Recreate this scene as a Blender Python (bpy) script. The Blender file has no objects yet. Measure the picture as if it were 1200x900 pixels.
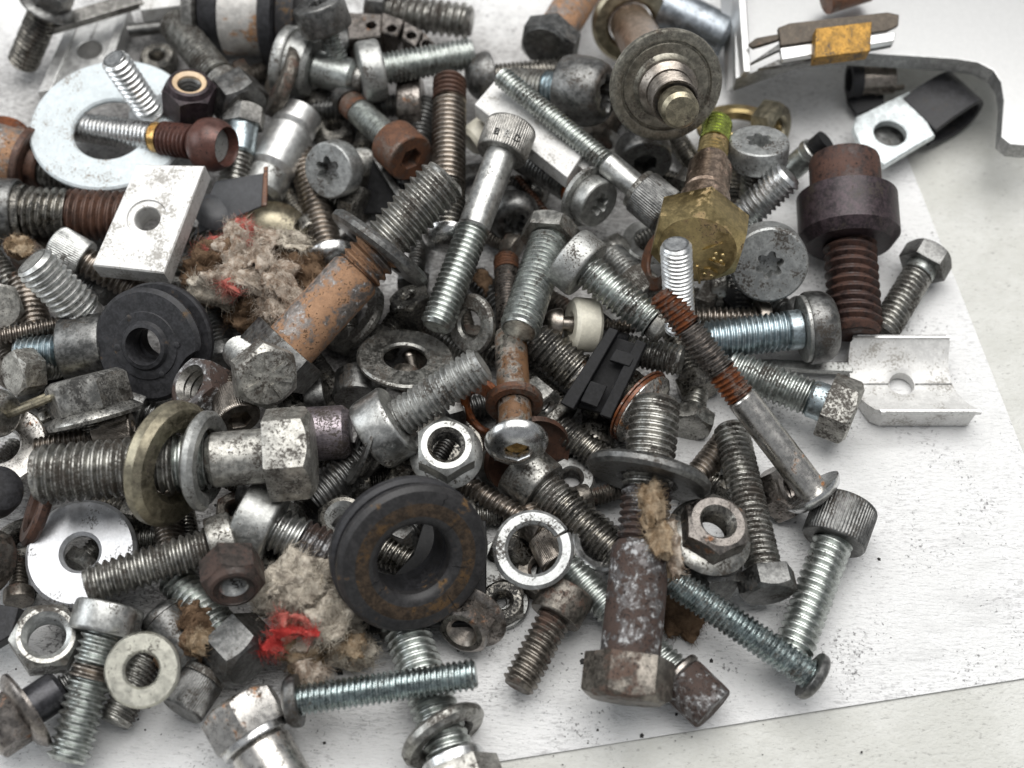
import bpy, bmesh, math, random
import numpy as np
from mathutils import Vector, Matrix, noise

# ---------------------------------------------------------------- camera, world, light, exposure
SC = bpy.context.scene
U = 0.001                                   # everything below is laid out in millimetres
F = 1600.0                                  # focal length in photograph pixels (1200 wide)
TILT = math.radians(30)
CAM = np.array([0.0, -320 * math.sin(TILT), 320 * math.cos(TILT)])
VIEW = np.array([0.0, math.sin(TILT), -math.cos(TILT)])
UP = np.array([0.0, math.cos(TILT), math.sin(TILT)])
RIGHT = np.array([1.0, 0.0, 0.0])

cd = bpy.data.cameras.new('camera')
cam = bpy.data.objects.new('camera', cd)
SC.collection.objects.link(cam)
SC.camera = cam
cam.location = CAM * U
cam.rotation_euler = (TILT, 0, 0)
cd.sensor_width = 36
cd.lens = F / 1200 * 36
cd.clip_start = 0.005
cd.clip_end = 20
cd.dof.use_dof = True
cd.dof.focus_distance = 0.296
cd.dof.aperture_fstop = 11.5

w = bpy.data.worlds.new('World')
SC.world = w
w.use_nodes = True
bg = w.node_tree.nodes['Background']
bg.inputs[0].default_value = (0.93, 0.96, 1.0, 1)
bg.inputs[1].default_value = 0.32

def area(name, loc, target, sx, sy, energy, col=(1, 1, 1)):
    ld = bpy.data.lights.new(name, 'AREA')
    ld.shape = 'RECTANGLE'; ld.size = sx; ld.size_y = sy
    ld.energy = energy; ld.color = col
    o = bpy.data.objects.new(name, ld)
    SC.collection.objects.link(o)
    o.location = loc
    d = Vector(target) - Vector(loc)
    o.rotation_euler = d.to_track_quat('-Z', 'Y').to_euler()
    return o
area('overhead_light', (0.05, 0.20, 0.80), (0.03, 0.02, 0), 0.90, 0.74, 10.8, (1, 0.985, 0.96))
area('left_fill_light', (-0.70, 0.05, 0.42), (0, 0, 0), 0.5, 0.35, 2.0, (0.93, 0.97, 1))  # unseen fill lamp added on the left

SC.view_settings.view_transform = 'Standard'
SC.view_settings.look = 'None'
SC.view_settings.exposure = 0.0
SC.view_settings.gamma = 1
SC.cycles.use_denoising = True
SC.cycles.max_bounces = 8
SC.cycles.diffuse_bounces = 3
SC.cycles.glossy_bounces = 4
SC.cycles.sample_clamp_indirect = 4

# ---------------------------------------------------------------- pixels of the photograph to points at a height above the paper
def pt(px, py, z):
    d = RIGHT * (px - 600) / F - UP * (py - 450) / F + VIEW
    t = (z - CAM[2]) / d[2]
    return CAM + d * t
def mm(p):                                   # millimetres per photograph pixel at a point
    return float(np.dot(np.asarray(p) - CAM, VIEW)) / F
def axis(phi, ratio):                        # a direction seen at image angle phi (y down), its disc seen as an ellipse of that ratio
    a = math.radians(phi); s = math.sqrt(max(0, 1 - ratio * ratio))
    v = s * math.cos(a) * RIGHT - s * math.sin(a) * UP - ratio * VIEW
    return v / np.linalg.norm(v)
def frame(o, n, roll=0):
    n = np.asarray(n, float); n = n / np.linalg.norm(n)
    x = -VIEW - n * np.dot(-VIEW, n)
    if np.linalg.norm(x) < 0.02: x = RIGHT - n * np.dot(RIGHT, n)
    x /= np.linalg.norm(x); y = np.cross(n, x)
    c, s = math.cos(math.radians(roll)), math.sin(math.radians(roll))
    x, y = c * x + s * y, c * y - s * x
    m = Matrix.Identity(4)
    for i in range(3):
        m[i][0], m[i][1], m[i][2], m[i][3] = x[i], y[i], n[i], o[i] * U
    return m

# ---------------------------------------------------------------- materials
MATS = {}
def mat_metal(key, base, rough=.35, metal=1.0, rust=0.0, dirt=.25, var=.35, bump=.12,
              rc=((.05, .018, .009), (.30, .125, .045)), dc=(.034, .026, .019), rrough=.75, white=0.0, spec=.5, rv_=.35):
    m = bpy.data.materials.new(key); m.use_nodes = True
    nt = m.node_tree; N = nt.nodes; L = nt.links
    b = N['Principled BSDF']
    tc = N.new('ShaderNodeTexCoord'); oi = N.new('ShaderNodeObjectInfo')
    mul = N.new('ShaderNodeVectorMath'); mul.operation = 'MULTIPLY'; mul.inputs[1].default_value = (1000,) * 3
    L.new(tc.outputs['Object'], mul.inputs[0])
    rnd = N.new('ShaderNodeVectorMath'); rnd.operation = 'SCALE'; rnd.inputs[0].default_value = (97, 53, 71)
    L.new(oi.outputs['Random'], rnd.inputs['Scale'])
    add = N.new('ShaderNodeVectorMath'); add.operation = 'ADD'
    L.new(mul.outputs[0], add.inputs[0]); L.new(rnd.outputs[0], add.inputs[1])
    def nz(sc, det, ro=.6):
        n = N.new('ShaderNodeTexNoise'); n.inputs['Scale'].default_value = sc
        n.inputs['Detail'].default_value = det; n.inputs['Roughness'].default_value = ro
        L.new(add.outputs[0], n.inputs['Vector']); return n.outputs['Fac']
    def math_(op, a, c, clamp=False):
        n = N.new('ShaderNodeMath'); n.operation = op; n.use_clamp = clamp
        for i, v in enumerate((a, c)):
            if isinstance(v, (int, float)): n.inputs[i].default_value = v
            else: L.new(v, n.inputs[i])
        return n.outputs[0]
    def step(v, a, c):
        n = N.new('ShaderNodeMapRange'); n.interpolation_type = 'SMOOTHSTEP'
        n.inputs['From Min'].default_value = a; n.inputs['From Max'].default_value = c
        L.new(v, n.inputs['Value']); return n.outputs['Result']
    def mix(f, a, c):
        n = N.new('ShaderNodeMix'); n.data_type = 'RGBA'
        for i, v in ((0, f), (6, a), (7, c)):
            if isinstance(v, (int, float)): n.inputs[i].default_value = v
            elif isinstance(v, tuple): n.inputs[i].default_value = (*v, 1)
            else: L.new(v, n.inputs[i])
        return n.outputs[2]
    nA, nB, nC = nz(.15, 5, .62), nz(.62, 5, .62), nz(1.7, 4, .68)
    lo = tuple(max(0, c * (1 - var)) for c in base); hi = tuple(min(1, c * (1 + var * .55)) for c in base)
    col = mix(step(math_('ADD', math_('MULTIPLY', nB, .55), math_('MULTIPLY', nC, .45)), .40, .62), lo, hi)
    v1 = math_('ADD', math_('MULTIPLY', nA, .5), math_('MULTIPLY', nC, .5))
    td = .66 - .26 * dirt
    dm = math_('MULTIPLY', step(v1, td - .03, td + .06), .95)
    col = mix(dm, col, dc)
    rgh = mix(dm, (rough,) * 3, (.62,) * 3)
    met = math_('MULTIPLY', math_('SUBTRACT', 1.0, math_('MULTIPLY', dm, .85)), metal)
    if white > 0:                            # dry white corrosion bloom
        nW = nz(.8, 5, .7); wm = step(nW, .72 - .3 * white, .80 - .3 * white)
        col = mix(wm, col, (.40, .405, .41)); rgh = mix(wm, rgh, (.8,) * 3)
        met = math_('MULTIPLY', met, math_('SUBTRACT', 1.0, wm))
    if rust > 0:
        v2 = math_('ADD', math_('MULTIPLY', nA, .6), math_('MULTIPLY', nB, .4))
        tr = .70 - .48 * rust
        rm = step(v2, tr - .02, tr + .08)
        rcol = mix(step(math_('ADD', math_('MULTIPLY', nA, .55), math_('MULTIPLY', nB, .45)), .36, .62), rc[0], rc[1])
        rcol = mix(math_('MULTIPLY', step(math_('ADD', math_('MULTIPLY', nC, .62), math_('MULTIPLY', nB, .38)), .545, .60), .85), rcol, tuple(c * .22 for c in rc[0]))
        col = mix(rm, col, rcol); rgh = mix(rm, rgh, (rrough,) * 3)
        met = math_('MULTIPLY', met, math_('SUBTRACT', 1.0, math_('MULTIPLY', rm, .8)))
    rv = N.new('ShaderNodeSeparateColor'); L.new(rgh, rv.inputs[0])
    rr = math_('ADD', rv.outputs[0], math_('MULTIPLY', math_('SUBTRACT', nB, .5), rv_), True)
    L.new(col, b.inputs['Base Color']); L.new(rr, b.inputs['Roughness'])
    if isinstance(met, float): b.inputs['Metallic'].default_value = met
    else: L.new(met, b.inputs['Metallic'])
    b.inputs['Specular IOR Level'].default_value = spec
    bp = N.new('ShaderNodeBump'); bp.inputs['Strength'].default_value = min(1, bump * 1.3)
    bp.inputs['Distance'].default_value = .00022
    L.new(math_('ADD', math_('MULTIPLY', nB, .6), math_('MULTIPLY', nC, .5)), bp.inputs['Height'])
    L.new(bp.outputs[0], b.inputs['Normal'])
    MATS[key] = m
    return m

mat_metal('zinc', (.53, .535, .52), .40, dirt=.40, var=.30)
mat_metal('zinc_bright', (.70, .71, .71), .32, dirt=.26, var=.22)
mat_metal('zinc_green', (.48, .505, .485), .38, dirt=.42, var=.35)
mat_metal('zinc_blue', (.44, .51, .54), .36, dirt=.36, var=.35)
mat_metal('zinc_grimy', (.40, .395, .37), .38, dirt=.60, var=.45)
mat_metal('zinc_pitted', (.50, .49, .455), .48, dirt=.58, var=.45, bump=.3)
mat_metal('zinc_matt', (.47, .475, .46), .50, dirt=.42, var=.3, bump=.2)
mat_metal('chrome', (.66, .66, .655), .26, dirt=.30, var=.22, bump=.07)
mat_metal('chrome_rusty', (.60, .58, .55), .28, dirt=.42, rust=.22, var=.25, rc=((.10, .04, .015), (.38, .17, .06)))
mat_metal('dark_steel', (.20, .20, .195), .42, dirt=.45, var=.45, bump=.25)
mat_metal('grey_steel', (.34, .33, .31), .42, dirt=.40, var=.42, bump=.22)
mat_metal('oily_steel', (.31, .295, .265), .28, dirt=.60, var=.5, dc=(.010, .009, .008))
mat_metal('brown_steel', (.28, .255, .235), .30, dirt=.48, rust=.20, var=.4)
mat_metal('bronze_steel', (.33, .295, .26), .34, dirt=.42, var=.35, rust=.15)
mat_metal('black_oxide', (.045, .045, .05), .34, metal=.5, dirt=.2, var=.4)
mat_metal('purple_oxide', (.042, .029, .034), .42, metal=.35, dirt=.36, var=.6, rust=.10, rc=((.025, .011, .009), (.055, .026, .018)))
mat_metal('rust_brown', (.16, .11, .09), .5, dirt=.44, rust=.56, bump=.4, rc=((.028, .014, .011), (.10, .05, .033)), rrough=.5)
mat_metal('rust_orange', (.30, .27, .25), .5, metal=.8, dirt=.46, rust=.53, bump=.6, rc=((.19, .10, .052), (.36, .21, .122)), rrough=.85, white=.5)
mat_metal('rust_grey', (.17, .16, .16), .5, metal=.7, dirt=.46, rust=.52, bump=.7, rc=((.016, .012, .011), (.062, .038, .030)), white=.70)
mat_metal('rust_wet', (.42, .33, .28), .22, dirt=.40, rust=.62, bump=.2, rc=((.04, .014, .008), (.19, .062, .022)), rrough=.30)
mat_metal('rust_plain', (.22, .17, .14), .45, metal=.8, dirt=.42, rust=.58, bump=.45, rc=((.03, .014, .010), (.15, .066, .034)), rrough=.55)
mat_metal('amber', (.55, .34, .12), .22, metal=.8, dirt=.2, rust=.3, rc=((.12, .05, .01), (.45, .22, .04)))
mat_metal('brass', (.48, .375, .185), .36, dirt=.26, var=.28, rust=.30, rc=((.10, .065, .04), (.36, .25, .13)))
mat_metal('brass_dull', (.36, .325, .24), .40, dirt=.38, var=.35, rust=.15, rc=((.10, .07, .05), (.26, .20, .13)))
mat_metal('brass_pink', (.42, .32, .25), .36, dirt=.34, var=.4, rust=.2, rc=((.14, .08, .06), (.40, .24, .19)))
mat_metal('green_thread', (.54, .62, .16), .26, dirt=.05, var=.4)
mat_metal('gold_band', (.40, .225, .05), .58, metal=.6, dirt=.42, var=.5, bump=.35)
mat_metal('aluminium', (.68, .675, .66), .55, metal=.35, dirt=.50, var=.14, bump=.16, dc=(.30, .285, .26))
mat_metal('aluminium_cut', (.60, .60, .59), .38, metal=.85, dirt=.20, var=.2, bump=.15)
mat_metal('white_zinc', (.56, .61, .63), .55, metal=.22, dirt=.36, var=.12, dc=(.17, .13, .095), bump=.08)
mat_metal('sheet_steel', (.66, .66, .655), .40, metal=.92, dirt=-.5, var=.03, bump=.0, rv_=.03)
mat_metal('rubber', (.024, .024, .027), .55, metal=0, dirt=.2, var=.5, rust=.18, bump=.12, rc=((.05, .035, .025), (.10, .065, .035)), rrough=.8, spec=.4)
mat_metal('rubber_dusty', (.026, .025, .026), .50, metal=0, dirt=.2, var=.4, rust=.26, bump=.10, rc=((.045, .03, .02), (.13, .075, .03)), rrough=.8, spec=.4)
mat_metal('black_plastic', (.012, .012, .013), .55, metal=0, dirt=.1, var=.5, bump=.10, spec=.25)
mat_metal('grey_plastic', (.055, .057, .062), .50, metal=0, dirt=.2, var=.2, bump=.08)
mat_metal('nylon', (.66, .63, .53), .40, metal=0, dirt=.16, var=.12, bump=.05, dc=(.30, .22, .13))
mat_metal('nylon_tan', (.62, .46, .30), .42, metal=0, dirt=.12, var=.15, bump=.05, dc=(.25, .15, .08))
mat_metal('glass_grey', (.34, .35, .34), .30, metal=.3, dirt=.2, var=.2)

def mat_fabric(key, cols, scale=.35):
    m = bpy.data.materials.new(key); m.use_nodes = True
    N = m.node_tree.nodes; L = m.node_tree.links; b = N['Principled BSDF']
    tc = N.new('ShaderNodeTexCoord'); mul = N.new('ShaderNodeVectorMath'); mul.operation = 'MULTIPLY'
    mul.inputs[1].default_value = (1000,) * 3; L.new(tc.outputs['Object'], mul.inputs[0])
    n = N.new('ShaderNodeTexNoise'); n.inputs['Scale'].default_value = scale; n.inputs['Detail'].default_value = 7
    n.inputs['Roughness'].default_value = .68; L.new(mul.outputs[0], n.inputs['Vector'])
    r = N.new('ShaderNodeValToRGB'); L.new(n.outputs['Fac'], r.inputs[0])
    e = r.color_ramp.elements
    e[0].position = .32; e[0].color = (*cols[0], 1); e[1].position = .70; e[1].color = (*cols[-1], 1)
    for i, c in enumerate(cols[1:-1]):
        q = e.new(.32 + .38 * (i + 1) / (len(cols) - 1)); q.color = (*c, 1)
    L.new(r.outputs[0], b.inputs['Base Color'])
    b.inputs['Roughness'].default_value = .95; b.inputs['Specular IOR Level'].default_value = .1
    n2 = N.new('ShaderNodeTexNoise'); n2.inputs['Scale'].default_value = 3.0; n2.inputs['Detail'].default_value = 5
    L.new(mul.outputs[0], n2.inputs['Vector'])
    bp = N.new('ShaderNodeBump'); bp.inputs['Strength'].default_value = .9; bp.inputs['Distance'].default_value = .0004
    L.new(n2.outputs['Fac'], bp.inputs['Height']); L.new(bp.outputs[0], b.inputs['Normal'])
    MATS[key] = m
mat_fabric('lint_pale', ((.08, .06, .045), (.27, .205, .155), (.50, .44, .375), (.36, .29, .225)))
mat_fabric('lint_brown', ((.045, .03, .02), (.14, .09, .056), (.23, .155, .10)))
mat_fabric('lint_grey', ((.08, .065, .05), (.33, .29, .24), (.56, .51, .43), (.30, .24, .17)))
mat_fabric('lint_tan', ((.06, .042, .026), (.22, .155, .095), (.36, .285, .20), (.20, .14, .085)))
mat_fabric('red_cloth', ((.20, .025, .022), (.44, .045, .04), (.42, .15, .125)))
mat_fabric('red_faded', ((.22, .05, .04), (.42, .12, .10), (.42, .23, .18)))

# ---------------------------------------------------------------- mesh helpers
def mesh(name, v, f, m, smooth=32, recalc=True):
    me = bpy.data.meshes.new(name)
    me.from_pydata((np.asarray(v, float) * U).tolist(), [], f)
    if recalc:
        bm = bmesh.new(); bm.from_mesh(me)
        bmesh.ops.recalc_face_normals(bm, faces=bm.faces)
        bm.to_mesh(me); bm.free()
    if smooth:
        me.polygons.foreach_set('use_smooth', [True] * len(me.polygons))
        me.set_sharp_from_angle(angle=math.radians(smooth))
    me.materials.append(MATS[m] if isinstance(m, str) else m)
    me.update()
    return me
def link(name, me, parent=None, M=None):
    o = bpy.data.objects.new(name, me)
    SC.collection.objects.link(o)
    if parent is not None: o.parent = parent
    if M is not None: o.matrix_world = M
    return o
def tag(o, label, cat, group=None, kind=None):
    if label: o['label'] = label
    if cat: o['category'] = cat
    if group: o['group'] = group
    if kind: o['kind'] = kind
    return o
def join(parts):
    V, Fc, k = [], [], 0
    for v, f in parts:
        V.append(np.asarray(v, float)); Fc += [tuple(i + k for i in q) for q in f]; k += len(v)
    return np.vstack(V), Fc

def polar(rows, N=36, cap0=True, cap1=True, loop=False, th=None):
    th = np.linspace(0, 2 * math.pi, N, endpoint=False) if th is None else th
    N = len(th); V = []
    for row in rows:
        r, z = row[0], row[1]; ox, oy = row[2] if len(row) > 2 else (0, 0)
        r = np.broadcast_to(r, (N,)); z = np.broadcast_to(z, (N,))
        V.append(np.stack([r * np.cos(th) + ox, r * np.sin(th) + oy, z], 1))
    R = len(rows); f = []
    for a in range(R if loop else R - 1):
        c = (a + 1) % R
        for i in range(N):
            j = (i + 1) % N
            f.append((a * N + i, a * N + j, c * N + j, c * N + i))
    if not loop:
        if cap0: f.append(tuple(range(N))[::-1])
        if cap1: f.append(tuple((R - 1) * N + i for i in range(N)))
    return np.vstack(V), f
def TH(N): return np.linspace(0, 2 * math.pi, N, endpoint=False)
def hexr(af, N): t = np.mod(TH(N), math.pi / 3) - math.pi / 6; return af / 2 / np.cos(t)
def torx(R, N): return R * (.86 + .16 * np.cos(6 * TH(N)) - .03 * np.cos(12 * TH(N)))

def thread(r, p, z0, z1, N=26, tip=True, depth=.50, flat=.16):
    """real helical thread from z0 down to z1 (outer radius r, pitch p)"""
    turns = int(math.ceil((z0 - z1) / p)) + 3
    Cn = N * turns + 1
    s = np.arange(Cn) / N
    prof = [(0, 0.), (flat, 0.), (.5 - .06 + flat / 2, depth), (.5 + .10 + flat / 2, depth)]
    ang = 2 * math.pi * s
    V = np.zeros((Cn, 4, 3))
    rt = max(r - depth * p, r * .55)
    rng = np.random.RandomState(int(abs(r * 977 + z1 * 131)) % 99991)
    wob = 1 + .012 * np.sin(ang * .37 + rng.rand() * 6)
    for k, (o, dd) in enumerate(prof):
        z = z0 - p * (s + o - 1.5)
        zc = np.clip(z, z1, z0)
        rad = np.full(Cn, r - dd / depth * (r - rt)) * (wob if dd == 0 else 1)
        if tip: rad = np.minimum(rad, rt * .96 + (zc - z1) * 1.0)
        V[:, k, 0] = rad * np.cos(ang); V[:, k, 1] = rad * np.sin(ang); V[:, k, 2] = zc
    f = []
    idx = lambda c, k: c * 4 + k
    for c in range(Cn - 1):
        lo = z0 - p * (s[c] - 1.5)
        if lo > z0 + 2.1 * p or lo < z1 - 1.2 * p: continue
        for k in range(3): f.append((idx(c, k), idx(c + 1, k), idx(c + 1, k + 1), idx(c, k + 1)))
        if c + 1 + N < Cn: f.append((idx(c, 3), idx(c + 1, 3), idx(c + 1 + N, 0), idx(c + N, 0)))
    v = V.reshape(-1, 3)
    out = [(v, f)]
    if tip:
        rr = rt * .96
        out.append(polar([(rr, z1), (rr * .82, z1), (rr * .70, z1 + r * .05), (rr * .2, z1 + r * .04)], N))
    return join(out)

def head_rows(kind, D, h, rec=None, rs=0, N=48, knurl=False, d=0):
    """polar rows from the outer face (z = 0) down to the underside (z = -h)"""
    rows = []
    if rec:
        c = torx(rs, N) if rec == 'torx' else hexr(rs * 1.732, N) if rec == 'hex' else np.full(N, rs)
        dep = min(h * .62, rs * 1.1)
        rows += [(c * .25, -dep * 1.08), (c * .94, -dep), (c * .99, -dep * .15), (c * 1.06, 0)]
    R = D / 2
    if kind in ('hex', 'flange'):
        hx = hexr(D, N)
        if not rec: rows += [(R * .30, 0)]
        rows += [(R * .90, 0), (R * .95, -.02 * D)]
        rows += [(hx * .995, -.03 * D - (hx - R) * .75), (hx, -.05 * D - (hx - R) * .75), (hx, -h * .97), (hx * .985, -h)]
    elif kind == 'cap':
        kr = R * (1 + (.013 * np.sign(np.sin(TH(N) * (N // 4) + .01)) if knurl else 0))
        if not rec: rows += [(R * .3, 0)]
        rows += [(R * .92, 0), (R * .97, -.02 * D), (kr * .995, -.06 * D), (kr, -.10 * D), (kr, -h + .05 * D), (R * .98, -h + .015 * D), (R * .95, -h)]
    elif kind == 'ball':
        for t in np.linspace(0, 1, 9):
            rows.append((R * (.74 + .26 * math.sin(math.pi * min(1, t * 1.05)) ** .8) * (1 if t < .8 else 1 - .22 * (t - .8) / .2), -h * t))
    elif kind == 'pan':
        if not rec: rows += [(R * .3, 0)]
        for t in (.0, .2, .4, .6, .8, 1):
            a = t * math.pi / 2
            rows.append((R * (.62 + .38 * math.sin(a)), -h * .62 * (1 - math.cos(a))))
        rows += [(R, -h * .93), (R * .97, -h)]
    elif kind == 'dome':
        st = rs / R * 1.06 if rec else .12
        if rec:
            z_ = -h * .82 * (1 - math.sqrt(max(0, 1 - st * st)))
            rows = [(c[0], c[1] + z_) for c in rows]
        for t in np.linspace(st, 1, 9):
            rows.append((R * t, -h * .82 * (1 - math.sqrt(max(0, 1 - t * t)))))
        rows += [(R, -h * .95), (R * .95, -h)]
    rows.append((max(d / 2 * .9, R * .2), -h))
    return rows

class B:                                     # a laid bolt: where its axis runs
    pass
DZ = {}
COUNT = [0]
def nextdz():
    COUNT[0] += 1
    return DZ.get(COUNT[0], 0.0)

ALLOBJ = []
SCREWS = 'screws and bolts in the pile'
def bolt(name, label, A, Bp, d, head=None, mats=('zinc', 'zinc', 'zinc'), segs=None, pitch=None, roll=0, cat=None, N=26, group=SCREWS):
    dz = nextdz()
    hm, tm, sm = mats if isinstance(mats, tuple) else (mats,) * 3
    PA = pt(A[0], A[1], A[2] + dz)
    if Bp[0] == 'n':
        n = axis(Bp[1], Bp[2]); PB = PA - n * Bp[3] * mm(PA)
    else:
        PB = pt(Bp[0], Bp[1], Bp[2] + dz)
    Ltot = float(np.linalg.norm(PA - PB)); n = (PA - PB) / Ltot
    s = mm((PA + PB) / 2)
    root = bpy.data.objects.new(name, None); SC.collection.objects.link(root)
    root.empty_display_size = .004
    Mx = frame(PA, n, roll); root.matrix_world = Mx
    tag(root, label, cat or ('bolt' if 'bolt' in name else 'stud' if 'stud' in name else 'screw'), group)
    bpy.context.view_layer.update
    h = 0; obs = []
    def add(nm, vf, m):
        o = link(nm, mesh(nm, vf[0], vf[1], m)); o.parent = root; obs.append(o); return o
    if head:
        k, D, h = head[0], head[1] * s, head[2] * s
        rec = head[3] if len(head) > 3 else None; rs = head[4] * s / 2 if len(head) > 4 else 0
        kn = len(head) > 5 and head[5]
        if k == 'flange':
            FD = head[3] * s
            hh = h * .78
            add('head', polar(head_rows('hex', D, hh, d=d * s), 48), hm)
            add('flange', polar([(FD / 2 * .6, -hh * .93), (FD / 2 * .82, -hh * 1.0), (FD / 2 * .98, -h * .92), (FD / 2, -h * .96), (FD / 2 * .98, -h * 1.04), (d * s / 2 * .9, -h * 1.04)], 48), hm)
        else:
            Nn = 240 if kn else 48
            add('head', polar(head_rows(k, D, h, rec, rs, Nn, kn, d * s), Nn), hm)
    z = -h; body = Ltot - h
    segs = segs or [(1, 't')]
    tot = sum(q[0] for q in segs)
    for i, q in enumerate(segs):
        ln = body * q[0] / tot; kd = q[1]; m = q[2] if len(q) > 2 and q[2] else (tm if kd == 't' else sm)
        dd = d * s * (q[3] if len(q) > 3 else 1); last = i == len(segs) - 1
        if kd == 't':
            p = (pitch or d * .165) * s
            add('thread', thread(dd / 2, p, z, z - ln, N, tip=last), m)
        else:
            ov = .0 if last else .02 * ln
            r = dd / 2; c = min(.12 * dd, ln * .2)
            rows = [(r * .5, z), (r, z)] if i == 0 else [(r * .5, z), (r - c * .6, z), (r, z - c * .6)]
            rows += [(r, z - ln + c), (r - c * .8, z - ln)]
            if last: rows += [(r * .3, z - ln)]
            add('shank' if kd == 's' else 'collar' if kd == 'c' else 'tip', polar(rows, 40), m)
        z -= ln
    b = B(); b.root = root; b.PA, b.PB, b.n, b.s, b.L, b.obs = PA, PB, n, s, Ltot, obs
    b.at = lambda t: PA + (PB - PA) * t
    ALLOBJ.append((COUNT[0], root, obs))
    return b

def place(P, phi, ratio, dz):
    if isinstance(P, np.ndarray): return P, np.asarray(phi, float)
    return pt(P[0], P[1], P[2] + dz), (axis(phi, ratio) if ratio is not None else np.asarray(phi, float))
def ring_rows(R, r, t, c=.12, off=(0, 0)):
    k = min(t * .3, (R - r) * c * 2)
    return [(r, t / 2 - k, off), (r + k, t / 2, off), (R - k, t / 2), (R, t / 2 - k), (R, -t / 2 + k), (R - k, -t / 2), (r + k, -t / 2, off), (r, -t / 2 + k, off)]
WASH = 'washers in the pile'
def washer(name, label, P, phi, ratio, D, d, t, m, kind='flat', roll=0, off=(0, 0), gap=14, dish=0.2, cat='washer', group=WASH):
    dz = nextdz()
    P, n = place(P, phi, ratio, dz); s = mm(P)
    R, r, t = D / 2 * s, d / 2 * s, t * s
    if kind == 'flat':
        v, f = polar(ring_rows(R, r, t, .1, (off[0] * s, off[1] * s)), 56, loop=True)
    elif kind == 'dish':
        q = dish * D * s
        rows = [(r, q), (r + .12 * (R - r), q + t * .4), (r + .30 * (R - r), q), (r + .42 * (R - r), t * .5), (R * .96, t * .5), (R, t * .2), (R, -t * .3), (R * .97, -t * .5), (r + .4 * (R - r), -t * .5), (r, -t * .5)]
        v, f = polar(rows, 56, loop=True)
    elif kind == 'stepped':                  # pressed rings round a raised boss
        g = lambda a: r + a * (R - r)
        rows = [(r, 1.6), (g(.05), 2.0), (g(.14), 2.0), (g(.20), .9), (g(.26), .5), (g(.56), .75), (g(.60), .35), (g(.63), .35), (g(.67), .9), (g(.92), 1.15), (g(.97), 1.0), (R, .6), (R, -.4), (g(.9), -.7), (r, -.7)]
        v, f = polar(rows, 64, loop=True)
    elif kind == 'cup':                      # a bowl pressed from sheet
        q = dish * D * s; out, inn = [], []
        for a in np.linspace(0, 1, 8):
            rr = r + (R - r) * a; zz = -q * math.sqrt(max(0, 1 - a ** 2.4))
            out.append((rr, zz)); inn.append((max(r, rr - t * .5 * a), zz + t))
        v, f = polar(out + inn[::-1], 56, loop=True)
    elif kind == 'spring':
        g = math.radians(gap); th = np.linspace(g / 2, 2 * math.pi - g / 2, 60)
        rows = ring_rows(R, r, t, .12); n8 = len(rows); V = []
        for i, a in enumerate(th):
            dzz = (a / (2 * math.pi) - .5) * t * .55
            for rr, zz, *_ in rows: V.append((rr * math.cos(a), rr * math.sin(a), zz + dzz))
        f = []
        for i in range(len(th) - 1):
            for k in range(n8):
                l = (k + 1) % n8
                f.append((i * n8 + k, (i + 1) * n8 + k, (i + 1) * n8 + l, i * n8 + l))
        f += [tuple(range(n8)), tuple((len(th) - 1) * n8 + k for k in range(n8))]
        v = np.array(V)
    o = link(name, mesh(name, v, f, m)); o.matrix_world = frame(P, n, roll)
    tag(o, label, cat, group)
    ALLOBJ.append((COUNT[0], o, [o]))
    return o

NUTS = 'nuts in the pile'
def nut(name, label, P, phi, ratio, AF, t, hole, m, flange=None, ring=None, roll=0, pitch=6, inner=None, cat='nut', fmat=None):
    dz = nextdz()
    P, n = place(P, phi, ratio, dz); s = mm(P)
    N = 48; R = AF / 2 * s; r = hole / 2 * s; t = t * s; p = pitch * s; hx = hexr(AF * s, N)
    root = bpy.data.objects.new(name, None); SC.collection.objects.link(root); root.matrix_world = frame(P, n, roll)
    root.empty_display_size = .004
    tag(root, label, cat, NUTS); obs = []
    def add(nm, vf, mm_):
        o = link(nm, mesh(nm, vf[0], vf[1], mm_)); o.parent = root; obs.append(o)
    top = r + .10 * (R - r) + .35 * s
    rows = [(top, 0), (R * .90, 0), (R * .96, -.02 * AF * s), (hx * .995, -.03 * AF * s - (hx - R) * .7), (hx, -.05 * AF * s - (hx - R) * .7), (hx, -t * .97), (hx * .97, -t), (top, -t)]
    if ring:                                 # nylon insert stands above the hexagon
        e = .16 * t
        rows = [(R * .62, 0), (R * .74, e * .9), (R * .86, e * .7), (R * .93, 0)] + [(q[0], q[1] - .02 * t) for q in rows[2:]]
        add('insert', polar([(r * 1.0, -.2 * t), (r * 1.02, e * .35), (R * .70, e * .75), (R * .72, 0), (R * .70, -.2 * t)], N, False, False), ring)
    add('body', polar(rows, N, False, False), m)
    zz = np.arange(-.2 * p, -t - .01, -p / 2); tr = []
    for i, z in enumerate(zz): tr.append((r if i % 2 == 0 else r * .84, max(z, -t)))
    tr = [(top, 0)] + tr + [(top, -t)]
    add('inner_thread', polar(tr, 40, False, False), inner or m)
    if flange:
        FR = flange / 2 * s
        add('flange', polar([(R * .9, -t * .80), (FR * .80, -t * .86), (FR * .97, -t * .98), (FR, -t * 1.03), (FR * .98, -t * 1.10), (r, -t * 1.10)], 48, False, False), fmat or m)
    ALLOBJ.append((COUNT[0], root, obs))
    return root

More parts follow.
